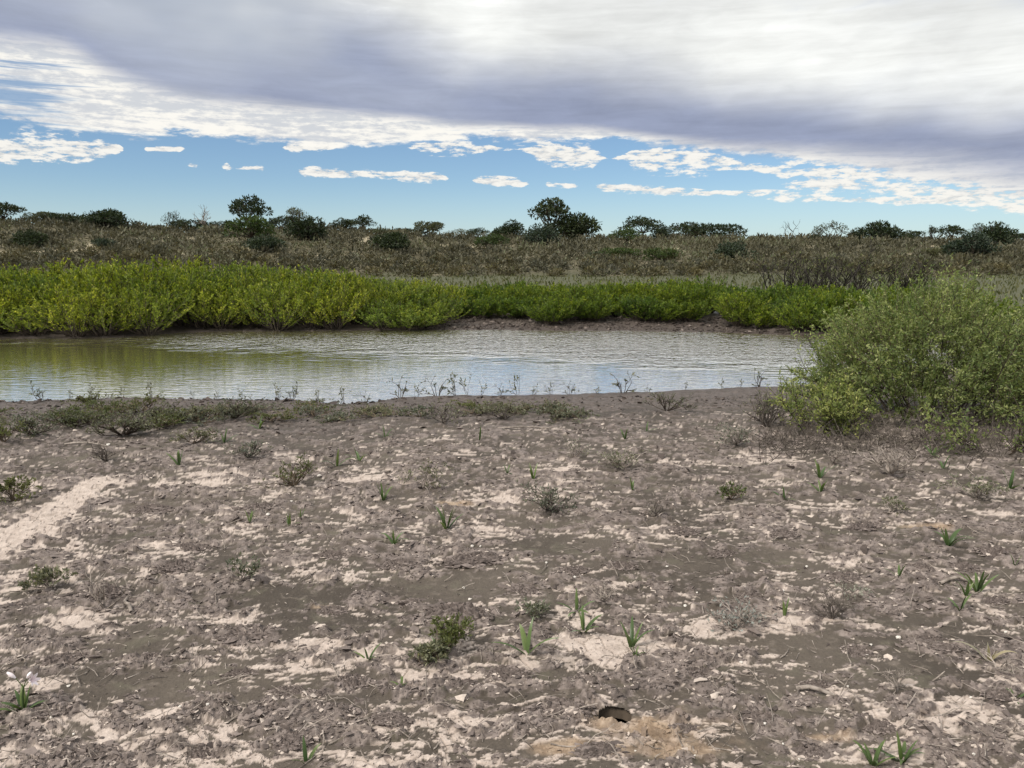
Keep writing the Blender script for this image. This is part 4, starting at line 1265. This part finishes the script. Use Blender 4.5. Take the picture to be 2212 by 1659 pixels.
DW = [
    (636, 1058, 100, 62, 9, 3, 'stem_brown', 'herb_green', 3, 'olive-green dwarf shrub on the mud left of the middle'),
    (1184, 1112, 112, 56, 12, 3, 'twig_dark', 'herb', 2, 'dark grey twiggy dwarf shrub right of the middle'),
    (1412, 1128, 112, 50, 7, 3, 'twig_dark', None, 0, 'leafless dead dwarf shrub with spreading twigs right of the dark grey one'),
    (1240, 994, 60, 44, 7, 3, 'twig_grey', 'herb', 1, 'small grey twig shrub above the dark grey dwarf shrub'),
    (1344, 1022, 92, 46, 10, 3, 'twig_grey', 'herb', 2, 'low grey cushion shrub between the pond and the dead dwarf shrub'),
    (916, 1066, 110, 58, 7, 3, 'twig_grey', 'herb', 2, 'loose grey-green herb with thin stems left of the middle'),
    (1796, 1352, 116, 84, 9, 4, 'twig_dark', None, 0, 'round tangle of bare purple-black twigs at the lower right'),
    (1586, 1366, 128, 56, 13, 3, 'twig_grey', 'herb_grey', 1, 'pale silvery twig shrub on the pale patch left of the bare tangle'),
    (972, 1430, 110, 66, 9, 3, 'stem_brown', 'herb_green', 5, 'green leafy herb clump in the lower middle'),
    (930, 1446, 80, 46, 7, 3, 'stem_brown', 'herb', 5, 'dull herb at the front left of the green herb clump'),
    (520, 1270, 76, 52, 7, 3, 'twig_grey', 'herb', 2, 'small grey herb on the mud at left below the short lilies'),
    (110, 1285, 90, 50, 8, 3, 'twig_grey', 'herb', 4, 'grey-green herb at left below the pale rippled strip'),
    (230, 1330, 110, 84, 4, 3, 'twig_grey', None, 0, 'dead grey branchwood lying at the left'),
    (30, 1092, 80, 56, 9, 3, 'stem_brown', 'herb_green', 4, 'olive herb at the left edge above the pale rippled strip'),
    (72, 944, 130, 46, 13, 3, 'stem_dark', 'herb', 6, 'dark grey-green herb by the pond, nearest the left edge'),
    (160, 920, 120, 44, 13, 3, 'stem_dark', 'herb_green', 6, 'greener herb by the pond between the two dark ones at left'),
    (270, 946, 150, 52, 15, 3, 'stem_dark', 'herb', 7, 'broad dark grey-green herb by the pond at left'),
    (352, 914, 120, 38, 11, 3, 'stem_dark', 'herb', 6, 'grey-green herb behind the broad dark one by the pond'),
    (196, 880, 90, 36, 9, 3, 'stem_dark', 'herb_green', 5, 'small olive herb close to the left waterline'),
    (505, 900, 110, 44, 9, 3, 'stem_dark', 'herb', 5, 'low herb at the waterline above the spreading pale lily'),
    (420, 966, 90, 36, 8, 3, 'stem_brown', 'herb', 4, 'flat herb in front of the broad dark one by the pond'),
    (10, 965, 70, 44, 8, 3, 'stem_brown', 'herb_green', 4, 'olive herb cut by the left edge near the pond'),
    (230, 1004, 70, 46, 6, 3, 'twig_dark', None, 0, 'dark dry twigs below the broad herb by the pond'),
    (1922, 1036, 124, 62, 13, 3, 'twig_grey', None, 0, 'grey leafless dwarf shrub in front of the big shrub'),
    (1590, 968, 96, 46, 10, 3, 'twig_grey', 'herb', 2, 'grey-green dwarf shrub left of the big shrub'),
    (1655, 930, 100, 84, 14, 3, 'twig_dark', 'herb', 2, 'brown dense dwarf shrub touching the left side of the big shrub'),
    (1440, 892, 100, 40, 10, 3, 'stem_dark', 'herb', 3, 'low dark herb on the right part of the near waterline'),
    (1580, 1088, 56, 38, 9, 2, 'stem_brown', 'herb_green', 6, 'small fresh green tuft on the right mud'),
    (2110, 1080, 120, 42, 9, 3, 'twig_grey', 'herb', 3, 'spreading grey-green herb near the right edge'),
    (1936, 1515, 70, 56, 5, 3, 'twig_grey', None, 0, 'pale dead stems standing at the lower right'),
    (1920, 1118, 70, 34, 6, 3, 'twig_grey', 'herb', 2, 'small dull herb below the grey leafless dwarf shrub'),
    (2150, 1470, 130, 50, 4, 3, 'twig_grey', None, 0, 'dry bent stems beside the withered lily'),
    (1840, 1298, 60, 26, 5, 3, 'twig_grey', 'herb_grey', 1, 'flat grey twigs behind the round bare tangle'),
    (1160, 1345, 70, 30, 6, 3, 'twig_grey', 'herb', 2, 'low dry herb left of the two lilies on the pale patch'),
    (1300, 1310, 90, 34, 7, 3, 'twig_grey', None, 0, 'flat dry twigs behind the arching lily'),
    (1800, 1015, 90, 40, 6, 3, 'twig_grey', None, 0, 'thin dead twigs left of the grey leafless dwarf shrub'),
    (540, 1000, 90, 36, 7, 3, 'twig_dark', 'herb', 2, 'dark dry herb below the spreading pale lily'),
    (960, 920, 90, 44, 8, 3, 'twig_dark', 'herb', 2, 'dark ragged herb below the middle of the near waterline'),
    (1090, 905, 80, 40, 8, 3, 'twig_dark', 'herb', 2, 'dark ragged herb right of the waterline middle'),
]
for e in DW:
    dwarf(*e)
rng = np.random.default_rng(818)
for k in range(32):
    px = rng.uniform(-60, 470) if k < 14 else rng.uniform(470, 1250)
    py = rng.uniform(884, 938) if k < 14 else rng.uniform(872, 905)
    dwarf(px, py, rng.uniform(80, 140), rng.uniform(16, 32) if k < 14 else rng.uniform(10, 22), 8, 3, 'stem_brown', 'herb' if rng.uniform() < 0.7 else 'herb_green', 5,
          'low grey-green herb in the matted fringe along the left near bank' if k < 14 else 'low dull herb in the thin fringe along the middle near bank', L=0.022)

# sprouts standing against the water along the near edge
rng = np.random.default_rng(202)
sp_pro = []
for k in range(5):
    TV, TF, tips, r2 = twig_shrub(900 + k, 3 + k % 3, 1.0, 0.9, 2, 0.016, 0.2, (1, 4), 0.22, 0.8)
    V, F, v = leaf_on(tips, r2, 3, 0.16, 0.07)
    sp_pro.append((mesh_data('stems', TV, TF, M['stem_dark']), mesh_data('leaves', V, F, M['herb'], dict(v=v))))
SPR = [(92, 28), (150, 16), (200, 22), (265, 16), (330, 26), (420, 14), (470, 14), (520, 18), (600, 24), (630, 26), (690, 20), (745, 26), (790, 18), (865, 30), (900, 20),
       (945, 30), (985, 34), (1010, 30), (1040, 22), (1080, 18), (1120, 30), (1150, 16), (1190, 18), (1230, 20), (1290, 14), (1345, 32), (1400, 12), (1480, 12), (1560, 14), (1642, 26), (1600, 12), (1240, 14)]
for px, h in SPR:
    x = (px - CX) / FPX * 11.3 / math.cos(PITCH)
    for it in range(3):
        y = float(np.interp(x, _nx, _ny)) - rng.uniform(0.0, 0.18)
        x = (px - CX) / FPX * (y * math.cos(PITCH) + CAMZ * math.sin(PITCH))
    s = y / FPX * h * 1.55
    o = empty('waterline_sprout', (x, y, max(float(zat(x, y)[0]) - 0.01, -0.01)), rng.uniform(0, 6.28), s)
    k = int(rng.integers(5))
    link('stems', sp_pro[k][0], o); link('leaves', sp_pro[k][1], o)
    tag(o, 'small dark sprout on the near mud edge outlined against the bright water', 'sprout', 'sprouts along the near waterline')

# ------------------------------------------------------------------ crumbly mud


def ico():
    t = (1 + 5 ** 0.5) / 2
    V = unit(np.array([(-1, t, 0), (1, t, 0), (-1, -t, 0), (1, -t, 0), (0, -1, t), (0, 1, t), (0, -1, -t), (0, 1, -t), (t, 0, -1), (t, 0, 1), (-t, 0, -1), (-t, 0, 1)], float))
    F = np.array([(0, 11, 5), (0, 5, 1), (0, 1, 7), (0, 7, 10), (0, 10, 11), (1, 5, 9), (5, 11, 4), (11, 10, 2), (10, 7, 6), (7, 1, 8),
                  (3, 9, 4), (3, 4, 2), (3, 2, 6), (3, 6, 8), (3, 8, 9), (4, 9, 5), (2, 4, 11), (6, 2, 10), (8, 6, 7), (9, 8, 1)])
    return V, F


ICO_V, ICO_F = ico()
HEX_V = np.array([(0, 0, 0.9), (0, 0, -0.9)] + [(math.cos(k * math.pi / 3), math.sin(k * math.pi / 3), 0) for k in range(6)])
HEX_F = np.array([(0, 2 + k, 2 + (k + 1) % 6) for k in range(6)] + [(1, 2 + (k + 1) % 6, 2 + k) for k in range(6)])


def chips(P, S, rng, flat=0.36):
    n = len(P)
    V = HEX_V[None] * (1 + 0.38 * rng.normal(size=(n, 8, 1))) + 0.16 * rng.normal(size=(n, 8, 3))
    V = V * np.stack([rng.uniform(0.6, 1.6, n), rng.uniform(0.5, 1.1, n), flat * rng.uniform(0.4, 1.6, n)], 1)[:, None, :]
    a = rng.uniform(0, 6.28, n); ca, sa = np.cos(a)[:, None], np.sin(a)[:, None]
    b = rng.normal(0, 0.5, n); cb, sb = np.cos(b)[:, None], np.sin(b)[:, None]
    x, y, z = V[..., 0], V[..., 1], V[..., 2]
    y, z = y * cb - z * sb, y * sb + z * cb
    x, y = x * ca - y * sa, x * sa + y * ca
    return np.stack([x, y, z], -1) * S[:, None, None] + P[:, None, :]



def crumbs(P, S, rng, flat=0.42, rough=0.42):
    """joined irregular lumps at P with sizes S"""
    n = len(P)
    V = ICO_V[None] * (1 + rough * rng.normal(size=(n, 12, 1)))
    V = V * np.stack([rng.uniform(0.6, 1.4, n), rng.uniform(0.6, 1.4, n), flat * rng.uniform(0.5, 1.5, n)], 1)[:, None, :]
    a = rng.uniform(0, 6.28, n); ca, sa = np.cos(a)[:, None], np.sin(a)[:, None]
    b = rng.normal(0, 0.55, n); cb, sb = np.cos(b)[:, None], np.sin(b)[:, None]
    x, y, z = V[..., 0], V[..., 1], V[..., 2]
    y, z = y * cb - z * sb, y * sb + z * cb
    x, y = x * ca - y * sa, x * sa + y * ca
    V = np.stack([x, y, z], -1) * S[:, None, None] + P[:, None, :]
    F = ICO_F[None] + (np.arange(n) * 12)[:, None, None]
    return V.reshape(-1, 3), F.reshape(-1, 3)


# crumbs and flakes strewn where the crust has broken up; equal numbers per picture area
rng = np.random.default_rng(303)
N = 135000
py = rng.uniform(850, 1690, N); px = rng.uniform(-260, 2480, N)
s_, c_ = math.sin(PITCH), math.cos(PITCH)
dx, dy = (px - CX) / FPX, (CY - py) / FPX
t = (0.1 - CAMZ) / (-s_ + dy * c_)
x, y = dx * t, (c_ + dy * s_) * t
zz, at = mud_fields(x, y)
sn, sf = shore(x, y)
keep = (rng.uniform(size=N) < 0.07 + 0.58 * at['crust'] ** 1.5) & (sn > -0.06) & (np.hypot(x - HX, y - HY) > 0.10)
x, y, zz, sn = x[keep], y[keep], zz[keep], sn[keep]
wetk = at['wet'][keep]
pk = at['pale'][keep]; ok_ = at['orange'][keep]; ck_ = at['crust'][keep]
S = np.minimum(rng.lognormal(-5.25, 0.55, len(x)), 0.020) * (0.62 + 0.14 * np.clip(y, 2, 11)) * (0.6 + 0.4 * ck_)
S = S * (1 + 1.1 * (1 - ss(sn, 0.1, 0.6)) * rng.uniform(0.3, 1.2, len(S)))
P = np.stack([x, y, base_z(x, y) + zz + S * 0.15], 1)
V = chips(P, S, rng)
v = np.clip(rng.normal(0.42, 0.26, len(P)) + 0.2 * pk + 0.6 * (rng.uniform(size=len(P)) < 0.10), 0, 1)
dry = wetk < 0.45
for nm, sel, mt, lab in (('mud_crumbs', dry, 'crumb', 'crumbs and flakes of broken dry mud strewn over the flat'),
                         ('wet_mud_crumbs', ~dry, 'wetcrumb', 'dark wet mud flakes along the near waterline')):
    n = int(sel.sum())
    Vs = V[sel].reshape(-1, 3)
    Fs = (HEX_F[None] + (np.arange(n) * 8)[:, None, None]).reshape(-1, 3)
    tag(link(nm, mesh_data(nm, Vs, Fs, M[mt], dict(v=np.repeat(v[sel], 8), o=np.repeat(ok_[sel], 8)))), lab, 'mud', kind='stuff')
print('crumbs', len(P))

# dark clods and litter on the far mud bank
n = 4200
x = rng.uniform(-3.0, 9.5, n); y = np.interp(x, _fx, _fy) + rng.uniform(-0.02, 3.2, n)
S = rng.lognormal(-3.55, 0.45, n)
P = np.stack([x, y, zat(x, y) + S * 0.2], 1)
V = chips(P, S, rng, 0.5).reshape(-1, 3)
F = (HEX_F[None] + (np.arange(n) * 8)[:, None, None]).reshape(-1, 3)
tag(link('bank_litter', mesh_data('bank_litter', V, F, M['wetcrumb'], dict(v=np.repeat(np.clip(rng.normal(0.5, 0.3, n), 0, 1), 8)))), 'dark clods and litter on the bare far bank', 'mud', kind='stuff')

LAND = {'the flowering lily': (52, 1530), 'the stout dark lily': (965, 1140), 'the leaning tall lily': (1138, 1410), 'the green herb clump': (960, 1420), 'the round bare tangle': (1796, 1330),
        'the silvery twig shrub': (1586, 1350), 'the right lily cluster': (2090, 1300), 'the burrow hole': (1328, 1562), 'the pale rippled strip': (130, 1120), 'the withered lily': (2134, 1440),
        'the dead branchwood': (230, 1310), 'the small grey herb': (520, 1255), 'the arching green lily': (2046, 1180), 'the bottom lily pair': (1920, 1650), 'the blue-green blade': (662, 1640),
        'the dead dwarf shrub': (1412, 1115), 'the olive dwarf shrub': (636, 1040), 'the fresh green tuft': (1580, 1080), 'the lily on pale mud': (1364, 1395)}


def where_is(px, py):
    k = sorted(LAND, key=lambda n: (LAND[n][0] - px) ** 2 + (2.2 * (LAND[n][1] - py)) ** 2)
    dx, dy = px - LAND[k[0]][0], (py - LAND[k[0]][1]) * 2.2
    side = ('right of' if dx > 0 else 'left of') if abs(dx) > abs(dy) else ('in front of' if dy > 0 else 'behind')
    return side + ' ' + k[0] + ', towards ' + k[1]


# discrete crumbly heaps
CL = [(1020, 1222, 180, 40), (862, 1236, 110, 26), (1240, 1246, 80, 24), (1340, 1236, 90, 26), (1130, 1290, 110, 26), (885, 1312, 90, 20), (990, 1345, 180, 40), (1470, 1160, 90, 14),
      (1860, 1148, 110, 20), (1820, 1260, 110, 24), (2150, 1210, 120, 22), (520, 1385, 160, 40), (230, 1300, 130, 36), (330, 1440, 120, 30), (140, 1440, 140, 26), (520, 1470, 100, 26),
      (620, 1510, 110, 30), (760, 1490, 120, 36), (1100, 1480, 130, 34), (1222, 1552, 150, 46), (1500, 1470, 110, 30), (1850, 1420, 100, 24), (2000, 1400, 90, 20), (2040, 1420, 80, 22),
      (1760, 1495, 110, 28), (2150, 1310, 90, 22), (1290, 1640, 160, 44), (1000, 1500, 110, 26), (440, 1640, 130, 36), (200, 1640, 160, 34), (640, 1620, 120, 30), (1640, 1570, 120, 28),
      (2160, 1525, 100, 26), (1900, 1590, 110, 26), (1750, 1640, 110, 24), (720, 1215, 100, 20), (420, 1190, 120, 22), (380, 1240, 110, 22), (560, 1110, 100, 18), (1990, 1240, 90, 18),
      (2080, 1240, 100, 18), (330, 1110, 110, 18), (1690, 1170, 90, 16), (1560, 1210, 80, 14), (720, 1330, 90, 18), (1420, 1275, 80, 16), (1620, 1300, 80, 14), (90, 1560, 100, 26), (850, 1580, 110, 30), (1480, 1590, 90, 22)]
heap_pro = []
for k in range(7):
    r2 = np.random.default_rng(700 + k)
    nn = 30
    gx, gy = np.meshgrid(np.linspace(-1, 1, nn), np.linspace(-1, 1, nn)); gx, gy = gx.ravel(), gy.ravel()
    th_ = np.arctan2(gy, gx); rad = np.hypot(gx, gy) / (0.78 + 0.22 * perlin(np.cos(th_) * 1.7 + 9 * k, np.sin(th_) * 1.7, 80) + 0.16 * perlin(np.cos(th_) * 4 + 5 * k, np.sin(th_) * 4, 81))
    hz = np.clip(1 - rad ** 2, -0.6, 1)
    rough = 0.55 * np.abs(perlin(gx * 3.2 + 7 * k, gy * 3.2, 82)) + 0.4 * np.abs(perlin(gx * 7.5 + 7 * k, gy * 7.5, 83)) + 0.14 * r2.normal(size=gx.size)
    zh = np.where(hz > 0, np.sqrt(np.maximum(hz, 0)) * 0.35 + rough * np.clip(hz * 3, 0, 1), hz * 1.0) - 0.12
    V1 = np.stack([gx + 0.02 * r2.normal(size=gx.size), gy + 0.02 * r2.normal(size=gx.size), zh], 1); F1 = grid_faces(nn, nn)
    m_ = 170
    an = r2.uniform(0, 6.28, m_); q = np.sqrt(r2.uniform(0, 1.1, m_)) * 0.95
    Pp = np.stack([np.cos(an) * q, np.sin(an) * q, 0.30 * np.clip(1 - q * q, 0, 1) + 0.05], 1)
    V2, F2 = crumbs(Pp, r2.lognormal(-2.75, 0.4, m_), r2, 0.9)
    v = np.concatenate([np.clip(r2.normal(0.32, 0.15, len(V1)), 0, 1), np.repeat(np.clip(r2.normal(0.48, 0.25, m_), 0, 1), 12)])
    heap_pro.append(mesh_data('mud_clump', np.concatenate([V1, V2]), [F1, F2 + len(V1)], M['crumb'], dict(v=v, o=0 * v)))
rng = np.random.default_rng(41)
for px, py, w, h in CL:
    x, y = g0(px, py, 0.1)
    s = y / FPX / math.cos(PITCH)
    a = w * s * 0.46
    o = link('mud_clump', heap_pro[int(rng.integers(7))], None, (x, y, float(zat(x, y)[0]) - 0.004), float(rng.choice([0, math.pi])) + rng.uniform(-0.4, 0.4), (a, a * rng.uniform(0.45, 0.75), min(0.065, a * 0.34) * rng.uniform(0.8, 1.2)))
    if (px, py) == (1222, 1552):
        lab = 'crumbly grey mud clump beside the burrow hole with orange spoil'
    elif (px, py) == (1020, 1222):
        lab = 'long crumbly mud clump in the middle below the stout dark lily'
    else:
        lab = 'crumbly mud clump ' + where_is(px, py)
    tag(o, lab, 'mud clump', 'crumbly mud clumps')

tag(link('burrow', mesh_data('burrow', BURROW[0], BURROW[1], M['stem_dark'])), 'dark burrow hole beside the crumbly clump above the orange spoil', 'burrow')  # dark wall colour: damp soil, and stands in for shade inside the hole

# pale stones
ST = [(2171, 1380), (2095, 1528), (1372, 1638), (1690, 1290), (1870, 1428), (1880, 1414), (1012, 1232), (1002, 1281), (1015, 1308), (1100, 1382), (450, 1545), (390, 1544), (112, 1570), (1812, 1246),
      (2070, 1288), (1480, 1318), (1505, 1292), (1440, 1236), (1742, 1236), (1680, 1255), (1830, 1500), (1785, 1552), (1770, 1495), (1725, 1660), (1690, 1630), (1650, 1595), (2100, 1660), (1500, 1655),
      (540, 1268), (580, 1130), (235, 970), (630, 1096), (690, 1040), (1020, 1190), (1038, 1190), (160, 1598), (1240, 1265), (1180, 1230), (1556, 1420), (1340, 1330), (1990, 1330), (1600, 1445), (1940, 1390), (150, 1500), (320, 1290)]
st_pro = []
for k in range(4):
    r2 = np.random.default_rng(60 + k)
    V, F = crumbs(np.zeros((1, 3)), np.ones(1), r2, 0.75, 0.12)
    st_pro.append(mesh_data('stone', V, F, M['stone'], smooth=False))
for px, py in ST:
    x, y = g0(px, py, 0.1)
    s = y / FPX * rng.uniform(3.2, 6.0)
    o = link('white_stone', st_pro[int(rng.integers(4))], None, (x, y, float(zat(x, y)[0]) + s * 0.35), rng.uniform(0, 6), s)
    tag(o, 'small white stone ' + where_is(px, py), 'stone', 'white stones on the mud')

# strewn dry stalks
rng = np.random.default_rng(404)
lines = []
G = np.array([g0(rng.uniform(-100, 2320), 880 + 790 * rng.uniform() ** 0.8, 0.1) for k in range(1200)])
G = G[shore(G[:, 0], G[:, 1])[0] > 0.1]
GZ = zat(G[:, 0], G[:, 1])
for (x, y), z in zip(G, GZ):
    az = rng.uniform(0, 6.28); L = rng.uniform(0.03, 0.16)
    c = stem_curve((x, y, z + 0.004), (math.cos(az), math.sin(az), rng.uniform(-0.05, 0.55)), L, 4, rng, -0.2, 0.25)
    lines.append((c, np.linspace(0.0026, 0.0014, 4) * rng.uniform(0.7, 1.5)))
TV, TF = tubes(lines, 3)
tag(link('dry_stalks', mesh_data('dry_stalks', TV, TF, M['twig_grey'])), 'broken dry stalks and twigs strewn over the mud', 'litter', kind='stuff')

# a few larger sticks
for px, py, L, az, lab in [(1075, 935, 1.0, 0.15, 'long thin grey stick lying on the mud below the waterline'),
                           (140, 968, 0.75, -0.15, 'pale stick lying below the herbs at the left'),
                           (2030, 1275, 0.35, 0.1, 'short pale stick left of the right lily cluster'),
                           (285, 1340, 0.32, 2.2, 'bent grey stick beside the dead branchwood'),
                           (1720, 1505, 0.30, -0.3, 'thin grey stick on the dark mud at the lower right')]:
    x, y = g0(px, py, 0.1)
    r2 = np.random.default_rng(px)
    c = stem_curve((0, 0, 0.012), (math.cos(az), math.sin(az), 0.05), L, 7, r2, -0.05, 0.16)
    for i in range(7):
        c[i, 2] = float(zat(x + c[i, 0], y + c[i, 1])[0]) + 0.010 + 0.02 * math.sin(i)
    TV, TF = tubes([(c, np.linspace(0.011, 0.006, 7))], 6)
    TV[:, 2] -= float(zat(x, y)[0])
    tag(link('dry_stick', mesh_data('dry_stick', TV, TF, M['twig_grey'], smooth=True), None, (x, y, float(zat(x, y)[0]))), lab, 'stick', 'dry sticks on the mud')
